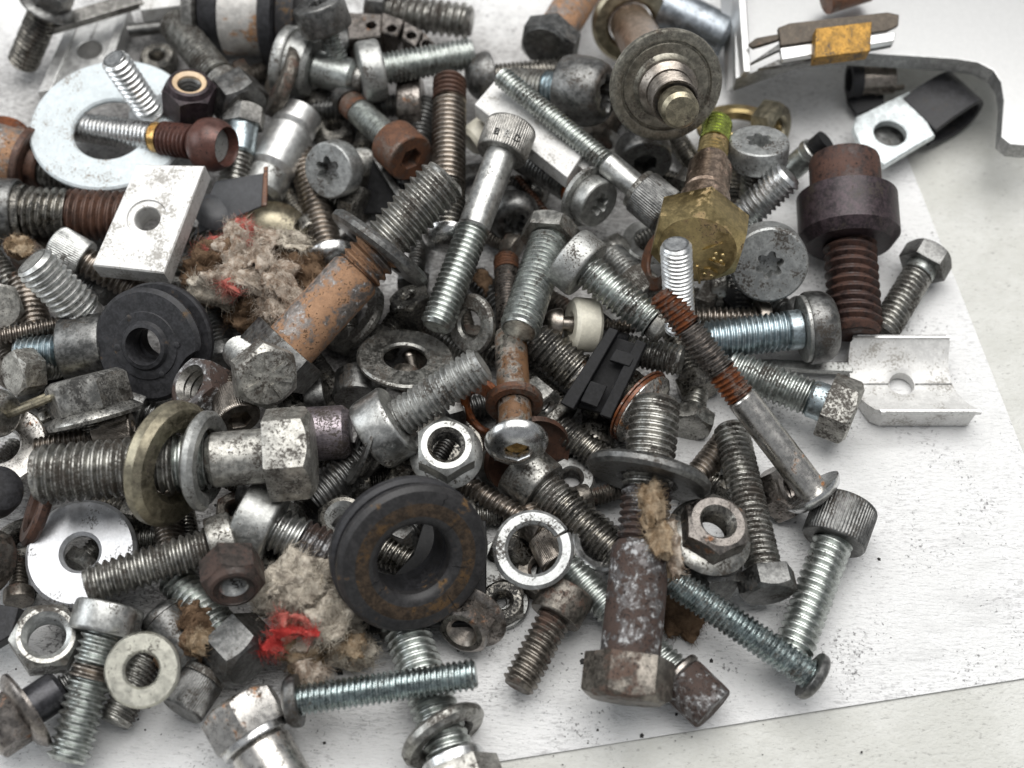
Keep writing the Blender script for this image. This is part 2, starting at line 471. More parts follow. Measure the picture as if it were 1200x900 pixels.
def plate(name, label, cat, pts, thick, m, hole=None, parent=None, bevel=.25, group=None, countersink=None):
    """a plate whose top face has these photo corners (px, py, height); hole = (px, py, radius px)"""
    dz = nextdz() if parent is None else 0
    P = [pt(x, y, z + dz) for x, y, z in pts]
    c = sum(P) / len(P); nn = np.zeros(3)
    for i in range(len(P)): nn += np.cross(P[i] - c, P[(i + 1) % len(P)] - c)
    nn /= np.linalg.norm(nn)
    if np.dot(nn, VIEW) > 0: nn = -nn
    s = mm(c); Mx = frame(c, nn, 0)
    R3 = np.array(Mx.to_3x3()); loc = [R3.T @ (q - c) for q in P]
    t = thick * s; n0 = len(loc)
    if hole:
        hp = pt(hole[0], hole[1], 0); dvec = hp - CAM                  # meet the plate's plane
        hp = CAM + dvec * (np.dot(c - CAM, nn) / np.dot(dvec, nn))
        hc = (R3.T @ (hp - c))[:2]; r = hole[2] * s
        poly = np.array([q[:2] for q in loc]); zs = [q[2] for q in loc]
        ths = list(np.linspace(0, 2 * math.pi, 36, endpoint=False)) + [math.atan2(*(q - hc)[::-1]) % (2 * math.pi) for q in poly]
        ths = np.array(sorted(set(np.round(ths, 5))))
        dist = []
        for a in ths:
            dv = np.array([math.cos(a), math.sin(a)]); best = 1e9
            for i in range(n0):
                p, q = poly[i] - hc, poly[(i + 1) % n0] - hc; e = q - p
                den = dv[0] * e[1] - dv[1] * e[0]
                if abs(den) < 1e-9: continue
                tt = (p[0] * e[1] - p[1] * e[0]) / den; u = (p[0] * dv[1] - p[1] * dv[0]) / den
                if tt > 1e-6 and -1e-4 <= u <= 1 + 1e-4: best = min(best, tt)
            dist.append(best)
        dist = np.array(dist); k = min(.35, t * .2)
        rows = [(r, -.4 * k), (r + .5 * k, 0), (np.maximum(dist - k, r + k), 0), (dist, -k), (dist, -t + k), (dist - k, -t), (r, -t)]
        if countersink: rows = [(r, -.8), (r + .2, -.5), (countersink * s, -.5), (countersink * s + .15, 0)] + rows[2:]
        v, f = polar([(a, b_, tuple(hc)) for a, b_ in rows], th=ths, loop=True)
    else:
        v = np.array([(q[0], q[1], q[2]) for q in loc] + [(q[0], q[1], q[2] - t) for q in loc])
        f = [tuple(range(n0)), tuple(range(2 * n0 - 1, n0 - 1, -1))] + [(i, (i + 1) % n0, n0 + (i + 1) % n0, n0 + i) for i in range(n0)]
    me = mesh(name, v, f, m, smooth=25)
    o = link(name, me)
    if parent is not None:
        o.parent = parent; o.matrix_world = Mx
    else:
        o.matrix_world = Mx; tag(o, label, cat, group); ALLOBJ.append((COUNT[0], o, [o]))
    if not hole and bevel:
        b = o.modifiers.new('bevel', 'BEVEL'); b.width = bevel * U; b.segments = 2; b.limit_method = 'ANGLE'
    return o

def thing(name, label, cat, P, group=None):
    o = bpy.data.objects.new(name, None); SC.collection.objects.link(o); o.location = Vector(P) * U; o.empty_display_size = .004
    tag(o, label, cat, group); bpy.context.view_layer.update()
    return o
def lathe(nm, parent, P, n, rows, m, N=56, loop=False, cap0=True, cap1=True):
    v, f = polar(rows, N, cap0, cap1, loop)
    o = link(nm, mesh(nm, v, f, m)); o.parent = parent; o.matrix_world = frame(P, n, 0); return o

def fibres(nm, parent, c, rad, n, m, seed, ln=6.0, th=.07):
    rnd = random.Random(seed); V, Fc = [], []
    for _ in range(n):
        a, b = rnd.uniform(0, 6.283), rnd.uniform(-.15, 1)
        p = Vector((rad[0] * .92 * math.cos(a) * math.sqrt(max(0, 1 - b * b)), rad[1] * .92 * math.sin(a) * math.sqrt(max(0, 1 - b * b)), rad[2] * .85 * b))
        d = Vector((rnd.gauss(0, 1), rnd.gauss(0, 1), rnd.gauss(.15, .6))).normalized()
        k = len(V); q = rnd.uniform(.4, 1.0) * ln / 6
        for j in range(7):
            x = d.orthogonal().normalized(); y = d.cross(x); r = th * (1 - j / 8)
            for i in range(3):
                V.append(p + (x * math.cos(i * 2.094) + y * math.sin(i * 2.094)) * r)
            p = p + d * q
            d = (d + Vector((rnd.gauss(0, .45), rnd.gauss(0, .45), rnd.gauss(-.05, .35)))).normalized()
        for j in range(6):
            for i in range(3):
                l = (i + 1) % 3
                Fc.append((k + j * 3 + i, k + j * 3 + l, k + j * 3 + 3 + l, k + j * 3 + 3 + i))
    o = link(nm, mesh(nm, [tuple(v) for v in V], Fc, m, smooth=0, recalc=False)); o.parent = parent
    o.matrix_world = Matrix.Translation(Vector(c) * U); o['kind'] = 'stuff'
    return o
def blob(nm, parent, c, rad, m, seed, sub=5, amp=.6, freq=.22, rotz=0):
    bm = bmesh.new(); bmesh.ops.create_icosphere(bm, subdivisions=sub, radius=1)
    off = Vector((seed * 7.3, seed * 3.1, seed * 5.7))
    for v in bm.verts:
        d = v.co.copy(); p = Vector((d.x * rad[0], d.y * rad[1], d.z * rad[2]))
        a = noise.fractal((p * freq) + off, 1.0, 2.0, 5, noise_basis='PERLIN_ORIGINAL')
        g = 1 - 2 * abs(noise.noise(p * freq * .8 + off * 1.7))            # folds
        b_ = noise.fractal((p * freq * 4) + off, 1.0, 2.0, 3)
        k = 1 + amp * (.9 * a + .5 * g - .2 + .07 * b_)
        v.co = Vector((p.x * k, p.y * k, p.z * k)) * U
    me = bpy.data.meshes.new(nm); bm.to_mesh(me); bm.free()
    me.polygons.foreach_set('use_smooth', [True] * len(me.polygons)); me.materials.append(MATS[m])
    o = link(nm, me); o.parent = parent
    o.matrix_world = Matrix.Translation(Vector(c) * U) @ Matrix.Rotation(rotz, 4, 'Z')
    return o

def fuzz(nm, parent, ob, n, m, seed, ln=5.0, th=.045):
    """fine matted fibres rooted on the surface of a wad, running along it"""
    rnd = random.Random(seed); vs = ob.data.vertices; mw = ob.matrix_world; V, Fc = [], []
    for _ in range(n):
        q = vs[rnd.randrange(len(vs))]
        if q.normal.z < -.35: continue
        p = (mw @ q.co) / U; nn = (mw.to_3x3() @ q.normal).normalized()
        fl = Vector((noise.noise(p * .10 + Vector((seed, 0, 0))), noise.noise(p * .10 + Vector((0, seed, 9))), 0)) * 2
        d = (fl + Vector((rnd.gauss(0, .6), rnd.gauss(0, .6), rnd.gauss(0, .3))))
        d = (d - nn * d.dot(nn)).normalized() + nn * rnd.uniform(-.10, .16)
        p = p - nn * .15; k = len(V); st = rnd.uniform(.3, 1.1) * ln / 6; r0 = th * rnd.uniform(.6, 1.3)
        for j in range(6):
            d.normalize(); x = d.orthogonal().normalized(); y = d.cross(x); r = r0 * (1 - j / 7)
            for i in range(3): V.append(p + (x * math.cos(i * 2.094) + y * math.sin(i * 2.094)) * r)
            p = p + d * st
            d = d + Vector((rnd.gauss(0, .3), rnd.gauss(0, .3), rnd.gauss(-.05, .25)))
        for j in range(5):
            for i in range(3):
                l = (i + 1) % 3
                Fc.append((k + j * 3 + i, k + j * 3 + l, k + j * 3 + 3 + l, k + j * 3 + 3 + i))
    c = sum(V, Vector()) / len(V)
    o = link(nm, mesh(nm, [tuple(v - c) for v in V], Fc, m, smooth=0, recalc=False)); o.parent = parent
    o.matrix_world = Matrix.Translation(c * U); o['kind'] = 'stuff'
    return o

def flap(nm, parent, c, w_, h_, m, seed, rot=0, amp=2.6, lift=0.0):
    """a torn scrap of felt: a crumpled sheet with a ragged outline"""
    n = 30; off = Vector((seed * 3.7, seed * 1.9, seed)); V = []; ok = []
    for j in range(n + 1):
        for i in range(n + 1):
            x, y = (i / n * 2 - 1), (j / n * 2 - 1); r = math.hypot(x, y); a = math.atan2(y, x)
            edge = .78 + .30 * noise.noise(Vector((math.cos(a) * 1.6, math.sin(a) * 1.6, seed * 2.3))) + .16 * noise.noise(Vector((math.cos(a) * 6, math.sin(a) * 6, seed)))
            p = Vector((x * w_, y * h_, 0))
            q = p * .17 + off
            z = amp * (1.5 * noise.noise(q) + 1.1 * (.5 - abs(noise.noise(q * 2.1 + off))) + .35 * noise.noise(q * 5)) - 1.2 * r * r + lift * x
            V.append((p.x + 1.2 * noise.noise(q * 2 + off), p.y + 1.2 * noise.noise(q * 2 - off), z)); ok.append(r < edge)
    Fc = []
    for j in range(n):
        for i in range(n):
            k = (j * (n + 1) + i, j * (n + 1) + i + 1, (j + 1) * (n + 1) + i + 1, (j + 1) * (n + 1) + i)
            if all(ok[t] for t in k): Fc.append(k)
    me = mesh(nm, V, Fc, m, smooth=80)
    bm = bmesh.new(); bm.from_mesh(me); bmesh.ops.delete(bm, geom=[q for q in bm.verts if not q.link_faces], context='VERTS')
    if sum(f.normal.z for f in bm.faces) < 0: bmesh.ops.reverse_faces(bm, faces=bm.faces)
    bm.to_mesh(me); bm.free()
    o = link(nm, me); o.parent = parent
    o.matrix_world = Matrix.Translation(Vector(c) * U) @ Matrix.Rotation(math.radians(rot), 4, 'Z')
    so = o.modifiers.new('felt', 'SOLIDIFY'); so.thickness = .0006; so.offset = -1
    return o
mat_metal('purple_grey', (.34, .30, .325), .36, metal=.9, dirt=.55, var=.35, bump=.3)
mat_metal('zinc_teal', (.44, .50, .50), .26, dirt=.42, var=.4)
mat_metal('zinc_yellow', (.56, .55, .48), .34, dirt=.38, var=.14)
mat_metal('zinc_white', (.72, .77, .78), .42, metal=.8, dirt=.12, var=.22)
mat_metal('zinc_blue_dark', (.30, .33, .36), .38, dirt=.3, var=.3)
mat_metal('sheet_bright', (.62, .63, .65), .40, metal=.75, dirt=.36, var=.16)
mat_metal('screw_grey', (.38, .39, .385), .50, metal=.8, dirt=.46, var=.32, bump=.25)
mat_metal('wine_rust', (.12, .06, .05), .36, metal=.5, dirt=.38, rust=.54, rc=((.04, .016, .012), (.10, .042, .032)), rrough=.36, bump=.25)
mat_metal('dark_speck', (.22, .20, .175), .42, metal=.9, dirt=.50, rust=.35, var=.5, bump=.35, rc=((.03, .02, .016), (.09, .055, .04)))
mat_metal('rust_dark', (.06, .05, .045), .42, metal=.6, dirt=.4, rust=.5, rc=((.02, .014, .012), (.065, .04, .032)), bump=.45)
mat_metal('dirt', (.03, .028, .027), .8, metal=0, dirt=0, var=.5)
mat_metal('oily_pitted', (.50, .49, .46), .34, dirt=.66, var=.5, dc=(.012, .011, .010), bump=.3)
mat_metal('dark_bronze', (.085, .07, .055), .5, metal=.6, dirt=.35, rust=.2, var=.4, bump=.2)
mat_metal('shaded_edge_steel', (.36, .36, .355), .55, metal=.8, dirt=.2, var=.3)
mat_metal('zinc_flat', (.48, .49, .485), .48, metal=.9, dirt=.42, var=.3, bump=.2)
mat_metal('rubber_brown', (.05, .034, .022), .75, metal=0, dirt=.40, var=.6, rust=.36, bump=.1, rc=((.03, .022, .018), (.085, .05, .022)), dc=(.024, .023, .023), rrough=.85, spec=.3)
mat_metal('rust_stained', (.52, .48, .43), .30, dirt=.44, rust=.50, var=.3, rc=((.05, .026, .014), (.16, .085, .042)), rrough=.40)
mat_metal('olive_grey', (.31, .295, .25), .42, metal=.9, dirt=.52, var=.4, rust=.2, bump=.2, rc=((.09, .07, .05), (.22, .17, .11)))
mat_metal('white_rusty', (.62, .60, .57), .5, metal=.4, dirt=.35, var=.2, rust=.34, rc=((.14, .06, .03), (.40, .22, .11)))
mat_metal('purple_brown', (.06, .036, .032), .5, metal=.35, dirt=.40, var=.6, rust=.52, rc=((.03, .014, .011), (.085, .04, .028)))
# ---------------------------------------------------------------- table and paper sheet
def surf_mat(key, build):
    m = bpy.data.materials.new(key); m.use_nodes = True
    nt = m.node_tree
    class K: pass
    k = K(); k.N, k.L, k.b = nt.nodes, nt.links, nt.nodes['Principled BSDF']
    tc = k.N.new('ShaderNodeTexCoord')
    mul = k.N.new('ShaderNodeVectorMath'); mul.operation = 'MULTIPLY'; mul.inputs[1].default_value = (1000,) * 3
    k.L.new(tc.outputs['Object'], mul.inputs[0]); k.co = mul.outputs[0]
    def nz(sc, det=4, ro=.6, stretch=None, rot=0):
        src = k.co
        if stretch:
            mp = k.N.new('ShaderNodeMapping'); mp.inputs['Scale'].default_value = stretch
            mp.inputs['Rotation'].default_value = (0, 0, math.radians(rot)); k.L.new(src, mp.inputs[0]); src = mp.outputs[0]
        n = k.N.new('ShaderNodeTexNoise'); n.inputs['Scale'].default_value = sc; n.inputs['Detail'].default_value = det
        n.inputs['Roughness'].default_value = ro; k.L.new(src, n.inputs['Vector']); return n.outputs['Fac']
    def step(v, a, c):
        n = k.N.new('ShaderNodeMapRange'); n.interpolation_type = 'SMOOTHSTEP'
        n.inputs['From Min'].default_value = a; n.inputs['From Max'].default_value = c
        k.L.new(v, n.inputs['Value']); return n.outputs['Result']
    def ma(op, a, c):
        n = k.N.new('ShaderNodeMath'); n.operation = op
        for i, v in enumerate((a, c)):
            if isinstance(v, (int, float)): n.inputs[i].default_value = v
            else: k.L.new(v, n.inputs[i])
        return n.outputs[0]
    def mix(f, a, c):
        n = k.N.new('ShaderNodeMix'); n.data_type = 'RGBA'
        for i, v in ((0, f), (6, a), (7, c)):
            if isinstance(v, (int, float)): n.inputs[i].default_value = v
            elif isinstance(v, tuple): n.inputs[i].default_value = (*v, 1)
            else: k.L.new(v, n.inputs[i])
        return n.outputs[2]
    def bump(h, st, dist):
        bp = k.N.new('ShaderNodeBump'); bp.inputs['Strength'].default_value = st; bp.inputs['Distance'].default_value = dist
        k.L.new(h, bp.inputs['Height']); k.L.new(bp.outputs[0], k.b.inputs['Normal'])
    k.nz, k.step, k.ma, k.mix, k.bump = nz, step, ma, mix, bump
    build(k); MATS[key] = m
def paper_nodes(k):
    # rubbed-off dirt plus painted shade of the gaps: dense under the heap, thinner outside
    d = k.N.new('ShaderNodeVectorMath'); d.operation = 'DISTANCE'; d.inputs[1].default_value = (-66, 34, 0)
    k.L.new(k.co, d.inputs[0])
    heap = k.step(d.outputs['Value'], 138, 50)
    dashes = k.nz(.75, 5, .68, (.70, 2.1, 1), 12)
    specks = k.nz(1.25, 4, .66)
    smear = k.nz(.045, 5, .6)
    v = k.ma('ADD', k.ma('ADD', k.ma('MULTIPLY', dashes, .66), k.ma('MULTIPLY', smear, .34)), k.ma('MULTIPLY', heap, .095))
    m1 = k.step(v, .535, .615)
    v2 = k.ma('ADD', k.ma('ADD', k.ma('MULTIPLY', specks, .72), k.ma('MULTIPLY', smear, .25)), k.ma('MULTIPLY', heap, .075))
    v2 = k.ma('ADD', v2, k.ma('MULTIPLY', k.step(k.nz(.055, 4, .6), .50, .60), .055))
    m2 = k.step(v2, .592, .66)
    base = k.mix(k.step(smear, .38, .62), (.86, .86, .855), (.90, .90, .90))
    base = k.mix(k.ma('MULTIPLY', k.ma('MULTIPLY', heap, k.step(smear, .34, .54)), .80), base, (.26, .245, .225))  # grey under the heap: grime and the shade between parts in one colour
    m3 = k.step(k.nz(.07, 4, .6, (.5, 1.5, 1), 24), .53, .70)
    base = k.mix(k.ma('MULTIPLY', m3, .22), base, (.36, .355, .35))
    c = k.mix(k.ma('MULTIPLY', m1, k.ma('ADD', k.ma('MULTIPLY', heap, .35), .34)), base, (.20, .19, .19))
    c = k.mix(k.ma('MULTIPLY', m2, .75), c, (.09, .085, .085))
    k.L.new(c, k.b.inputs['Base Color']); k.b.inputs['Roughness'].default_value = .55
    k.bump(k.ma('ADD', k.ma('MULTIPLY', k.nz(.55, 4, .6, (.6, 1.6, 1), 12), .7), k.ma('MULTIPLY', dashes, 1.0)), .85, .0010)
def table_nodes(k):
    g = k.nz(.9, 5, .65, (.7, 1.5, 1), -50); s = k.nz(.05, 4); sp = k.nz(1.0, 4, .66, (.6, 1.6, 1), -55)
    base = k.mix(k.step(s, .38, .64), (.56, .56, .525), (.64, .64, .61))
    base = k.mix(k.ma('MULTIPLY', k.step(g, .40, .66), .22), base, (.46, .455, .41))
    base = k.mix(k.ma('MULTIPLY', k.step(sp, .61, .67), .5), base, (.22, .21, .20))
    k.L.new(base, k.b.inputs['Base Color']); k.b.inputs['Roughness'].default_value = .5
    k.bump(g, .9, .0006)
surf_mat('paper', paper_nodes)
surf_mat('table', table_nodes)

v = np.array([(-900, -700, -.45), (900, -700, -.45), (900, 900, -.45), (-900, 900, -.45), (-900, -700, -20), (900, -700, -20), (900, 900, -20), (-900, 900, -20)])
o = link('table_top', mesh('table_top', v, [(0, 1, 2, 3), (7, 6, 5, 4), (0, 4, 5, 1), (1, 5, 6, 2), (2, 6, 7, 3), (3, 7, 4, 0)], 'table', smooth=0))
tag(o, 'pale beige work table top under the paper', None, kind='structure')
# the sheet: its right and lower edges as seen; a slightly wavy cut edge
e1a, e1b, e2a, e2b = pt(1065, 190, 0), pt(1175, 470, 0), pt(600, 890, 0), pt(1200, 795, 0)
def meet(a, b, c, d):
    a, b, c, d = a[:2], b[:2], c[:2], d[:2]
    t = np.linalg.solve(np.array([b - a, -(d - c)]).T, c - a)[0]
    return a + (b - a) * t
cor = meet(e1a, e1b, e2a, e2b)
ux = (e2a - e2b)[:2]; ux /= np.linalg.norm(ux)      # leftwards along the lower edge
uy = (e1a - e1b)[:2]; uy /= np.linalg.norm(uy)      # away along the right edge
W_, H_ = 297.0, 420.0
nx, ny = 60, 84; V = []; Fc = []
for j in range(ny + 1):
    for i in range(nx + 1):
        p = cor + ux * (W_ * i / nx) + uy * (H_ * j / ny)
        edge = (1 if i == 0 else 0)
        z = .10 * noise.noise(Vector((p[0] * .02, p[1] * .02, 0)))
        lift = .0 * max(0, noise.noise(Vector((j * .13, 3.3, 0)))) * max(0, 1 - i / 3) + .0 * max(0, noise.noise(Vector((i * .13, 7.7, 0)))) * max(0, 1 - j / 3)
        V.append((p[0], p[1], min(0, z - .1) + lift))
for j in range(ny):
    for i in range(nx):
        a = j * (nx + 1) + i
        Fc.append((a, a + 1, a + nx + 2, a + nx + 1))
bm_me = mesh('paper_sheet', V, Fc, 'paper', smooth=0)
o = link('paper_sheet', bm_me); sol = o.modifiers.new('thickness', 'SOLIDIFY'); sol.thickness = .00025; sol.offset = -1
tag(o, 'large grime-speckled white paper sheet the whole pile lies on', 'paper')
# ================================================================ things, from the top left of the pile
G = 'grey_steel'
bolt('flange_bolt', 'grimy flange bolt standing tip-down at the far top left corner', (64, -14, 24), (26, 76, 5), 37, ('flange', 44, 26, 66), ('dark_steel', 'oily_steel', 'dark_steel'), pitch=5.5)
plate('steel_bar', 'narrow grey steel bar lying across the top end of the grooved channel block', 'bar', [(58, 20, 15), (60, 34, 15), (168, 2, 15), (160, -12, 15)], 10, G)
P = thing('channel_block', 'grey grooved aluminium block with a hole, partly under the big white washer', 'block', pt(95, 65, 0))
plate('body', None, None, [(82, 20, 7), (152, 8, 7), (122, 92, 7), (44, 108, 7)], 30, 'aluminium_cut', hole=(105, 58, 15), parent=P)
plate('ridge', None, None, [(142, 9, 8.2), (152, 8, 8.2), (124, 92, 8.2), (112, 94, 8.2)], 6, 'aluminium_cut', parent=P)
plate('ridge', None, None, [(82, 20, 7.8), (95, 18, 7.8), (60, 105, 7.8), (44, 108, 7.8)], 4, 'aluminium_cut', parent=P)
plate('ridge', None, None, [(112, 15, 7.5), (117, 14.5, 7.5), (108, 42, 7.5), (104, 43, 7.5)], 2.5, 'aluminium_cut', parent=P, bevel=.1)
washer('large_washer', 'very large chalky white washer with three screws around its hole', (131, 146, 15), -90, .885, 190, 86, 8, 'white_zinc', off=(9, 0))
bolt('machine_screw', 'short bright screw standing tip-up through the hole of the large white washer', (178, 134, 14), (133, 68, 32), 34, ('cap', 52, 10), 'zinc_bright', pitch=7)
bst = bolt('ball_stud', 'rusty ball-ended stud with shiny thread lying in the large white washer hole', (266, 172, 22), (84, 148, 10), 35, ('ball', 62, 46, 'round', 42), ('wine_rust', 'chrome', 'wine_rust'), [(32, 't', 'wine_rust', 1.15), (10, 's', 'amber', 1.05), (92, 't', 'chrome')], pitch=6, cat='stud')
bpy.context.view_layer.update()
lathe('cup_floor', bst.root, bst.PA - bst.n * 2.6, bst.n, [(2.2, .05), (4.0, 0), (4.0, -.6)], 'glass_grey', 32)
nut('lock_nut', 'brown lock nut with a tan plastic ring beside the large white washer', (222, 100, 24), -75, .78, 56, 40, 28, 'purple_oxide', ring='nylon_tan', inner='dark_steel')
bolt('hex_bolt', 'worn grey hex bolt slanting down right between lock nut and round disc', (288, 128, 16), (203, 26, 14), 40, ('hex', 58, 36), ('dark_steel', 'zinc_grimy', 'zinc_grimy'), [(1, 's'), (4.2, 't')], pitch=5, roll=10)
bds = bolt('disc_screw', 'screw with a wide crusty grey disc head standing on edge', (322, 90, 14), ('n', 196, .42, 24), 30, ('cap', 92, 14), ('dark_speck', 'zinc_grimy', 'zinc_grimy'))
bpy.context.view_layer.update()
for q_ in ((309, 78), (316, 104)):
    q = pt(q_[0], q_[1], 14); q = q + bds.n * (np.dot(bds.PA - q, bds.n) / 1.0)
    lathe('hole', bds.root, q + bds.n * .06, bds.n, [(.4, .0), (1.9, 0), (1.9, -.5)], 'rust_dark', 24)
P0, P1 = pt(228, 4, 14), pt(362, 16, 14); ax = (P0 - P1) / np.linalg.norm(P0 - P1); s = mm(P0); Lb = np.linalg.norm(P0 - P1)
T = thing('rubber_bushing', 'stubby bushing with black rubber rings and a rusty white sleeve at the top edge', 'bushing', P0)
def sec(nm, a, b, r, m, r2=None):
    k = .04 * r * s
    lathe(nm, T, P0 - ax * (a * Lb), ax, [(r * s - 2 * k, 0), (r * s, -k), ((r2 or r) * s, -(b - a) * Lb + k), ((r2 or r) * s - 2 * k, -(b - a) * Lb)], m)
sec('flange', .0, .12, 58, G); sec('rubber_ring', .12, .30, 50, 'rubber'); sec('sleeve', .30, .66, 56, 'white_rusty', 52)
sec('rubber_ring', .66, .80, 66, 'rubber'); sec('rubber_ring', .80, .98, 60, 'rubber_dusty')
bolt('socket_screw', 'dull dark cap screw with a star socket facing up at the top edge', (372, 3, 30), (398, 74, 16), 24, ('cap', 62, 34, 'torx', 26), ('dark_steel', 'zinc_green', 'zinc'), pitch=5)
bolt('shoulder_bolt', 'pale shoulder bolt with stepped collar and yellow-stained stub end', (330, 70, 14), (428, 94, 14), 42, ('cap', 84, 14), ('zinc_matt', 'zinc_green', 'zinc_green'), [(3, 'c', 'zinc_matt', 1.75), (5.5, 's', 'zinc_green'), (1.2, 's', 'zinc_grimy', .82)])
T = thing('chain_link', 'dark curved strip with four round holes near the top edge', 'link', pt(450, 35, 0))
pc = [(405, 22), (446, 20), (472, 30), (494, 43), (512, 60)]; hc = [(435, 29), (459, 33), (482, 41), (500, 51)]
for i in range(4):
    (a, b), (c, d) = pc[i], pc[i + 1]
    if i == 0: q = [(405, 14, 18), (448, 16, 18), (446, 42, 18), (408, 46, 18)]
    else:
        q = [(a + 2, b - 6, 18), (c + 2, d - 7, 18), (c - 7, d + 12, 18), (a - 1 if i > 1 else 446, b + 20 - i * 3, 18)]
    plate('link_plate', None, None, q, 42 - 6 * i, 'rust_plain' if 0 else 'brown_steel', hole=(hc[i][0], hc[i][1], 6), parent=T)
bolt('hex_bolt', 'thick grey-green bolt thread ending at right along the top edge', (432, 10, 12), (553, 26, 12), 42, ('hex', 62, 24), ('dark_steel', 'zinc_grimy', 'zinc_green'), pitch=9)
bolt('pan_screw', 'bright fine-threaded screw with thick disc head just below the perforated strip', (422, 86, 18), (554, 62, 17), 38, ('cap', 72, 26), ('zinc_matt', 'zinc_green', 'zinc_green'), pitch=5.6)
bolt('socket_screw', 'dark brown cap screw behind the rusty-headed screw', (496, 122, 8), (364, 128, 6), 28, ('cap', 62, 28), ('brown_steel', 'dark_steel', 'dark_steel'), pitch=5)
bolt('socket_screw', 'screw with a rusty brown cylindrical head and silvery thread', (482, 186, 18), (400, 112, 11), 33, ('cap', 58, 40, 'hex', 26), ('rust_plain', 'zinc_green', 'zinc'), [(48, 't', 'zinc_green'), (16, 's', 'rust_plain', 1), (12, 't', 'dark_steel')], pitch=4.6)
bolt('spacer_sleeve', 'plain silvery sleeve with faint grooves lying above the black sheet', (352, 134, 8), (302, 232, 7), 56, None, 'aluminium_cut', [(.22, 's', 'aluminium_cut', .96), (.5, 's', 'aluminium_cut', 1), (.28, 's', 'zinc_matt', .96)], cat='sleeve')
bolt('hex_bolt', 'short hex bolt with shiny blue-grey neck, head up, left of the silvery sleeve', (288, 126, 16), (270, 240, 9), 37, ('hex', 44, 24), (G, 'zinc_grimy', 'zinc_blue'), [(3, 's', 'zinc_blue'), (5, 't')], pitch=6)
bolt('torx_screw', 'grey pan-head screw, star socket facing out, above the rusty-headed clutter', (384, 200, 16), ('n', 150, .86, 84), 36, ('cap', 66, 26, 'torx', 32), ('screw_grey', 'zinc_grimy', 'zinc'), pitch=5)
bolt('cone_screw', 'steel screw with domed shiny head pointing up left beside the torn rag', (392, 318, 6), (352, 178, 5), 36, ('dome', 62, 22), ('chrome', 'bronze_steel', 'bronze_steel'), pitch=7)
T = thing('rubber_sheet', 'torn dark grey rubber sheet with a rusty edge beside the white block', 'sheet', pt(270, 235, 0))
plate('body', None, None, [(252, 212, 15), (312, 202, 17), (310, 240, 15), (226, 276, 9)], 4, 'grey_plastic', parent=T)
plate('rusty_rim', None, None, [(309, 195, 18), (314, 194, 18), (313, 241, 15.4), (306, 242, 15.4)], 4, 'rust_plain', parent=T)
lathe('boss', T, pt(254, 246, 12), axis(-60, .85), [(2.2, 1.6), (3.6, 1.2), (4.8, .2), (5.4, -.8)], 'grey_plastic', cap1=False)
washer('cup_washer', 'shallow brassy cup washer with rust inside beside the torn rag', (322, 264, 9), -70, .72, 78, 10, 5, 'brass_dull', 'cup', dish=.22)
T = thing('spacer_block', 'thick white aluminium block with a countersunk hole, left of the torn rag', 'block', pt(172, 255, 0))
plate('body', None, None, [(160, 192, 27), (240, 194, 27), (192, 320, 22), (108, 311, 22)], 34, 'aluminium', hole=(172, 255, 15), parent=T, countersink=23)
bolt('pin', 'rust-brown cylindrical pin with flange at the left edge, under the large washer', (-30, 172, 10), (105, 212, 7), 42, ('cap', 70, 64), ('rust_orange', 'zinc_grimy', 'rust_brown'), [(6, 'c', 'rust_brown', 2.05), (10, 'c', 'rust_brown', 1.25), (40, 't', 'zinc_grimy')], pitch=7, cat='pin')
washer('washer', 'dark washer with an amber rim at the left edge above the rusty pin', (-4, 158, 13), -80, .7, 72, 26, 7, 'rust_wet')
bolt('socket_bolt', 'big socket bolt with rough dark head at the left edge, thread turning brown', (-34, 245, 12), (150, 254, 11), 60, ('cap', 76, 56), ('dark_steel', 'oily_steel', 'oily_steel'), [(8, 'c', 'oily_steel', 1.08), (48, 't', 'oily_steel'), (62, 't', 'rust_brown')], pitch=9.2)
bolt('set_screw', 'bright bolt tip pointing up at the left, round end face catching light', (124, 392, 9), (37, 306, 28), 50, ('cap', 64, 20), 'zinc_bright', [(24, 's', 'zinc_bright', .86), (90, 't', 'zinc')], pitch=8.2)
bolt('socket_screw', 'small knurled cap screw tucked under the corner of the white block', (64, 286, 15), (172, 346, 9), 34, ('cap', 48, 42, None, 0, True), ('zinc', 'bronze_steel', 'bronze_steel'), pitch=7.5)
bolt('hex_bolt', 'bolt with bright speckled round face cut by the left edge', (-2, 360, 16), ('n', 10, .85, 60), 34, ('hex', 54, 22), ('zinc_pitted', 'zinc_grimy', 'zinc'))
bolt('machine_screw', 'dull screw end at the left edge beside the bright upright bolt tip', (-30, 280, 12), (16, 338, 8), 32, ('cap', 48, 20), 'zinc_grimy', pitch=6)
bolt('machine_screw', 'oily dark bronze thread hidden below the bright bolt tip at left', (52, 420, 6), (26, 322, 10), 38, ('cap', 50, 20), ('oily_steel', 'bronze_steel', 'oily_steel'), pitch=6.5)
bolt('machine_screw', 'thin brown screw lying across the left edge below the bright bolt tip', (-24, 400, 14), (74, 378, 12), 20, ('cap', 36, 14), ('brown_steel', 'bronze_steel', 'brown_steel'), pitch=6)
bolt('socket_bolt', 'socket bolt with pale blue thread and brown-grey head beside the bitten grommet', (128, 404, 12), (20, 416, 10), 40, ('cap', 78, 52), ('dark_steel', 'zinc_blue', 'zinc_blue'), [(8, 's', 'zinc_blue'), (52, 't')], pitch=7)
bolt('hex_bolt', 'small hex bolt with grainy pale face at the left edge below the blue thread', (14, 438, 14), ('n', 168, .78, 64), 28, ('hex', 48, 30), ('zinc_pitted', 'zinc_grimy', 'zinc'), roll=15)

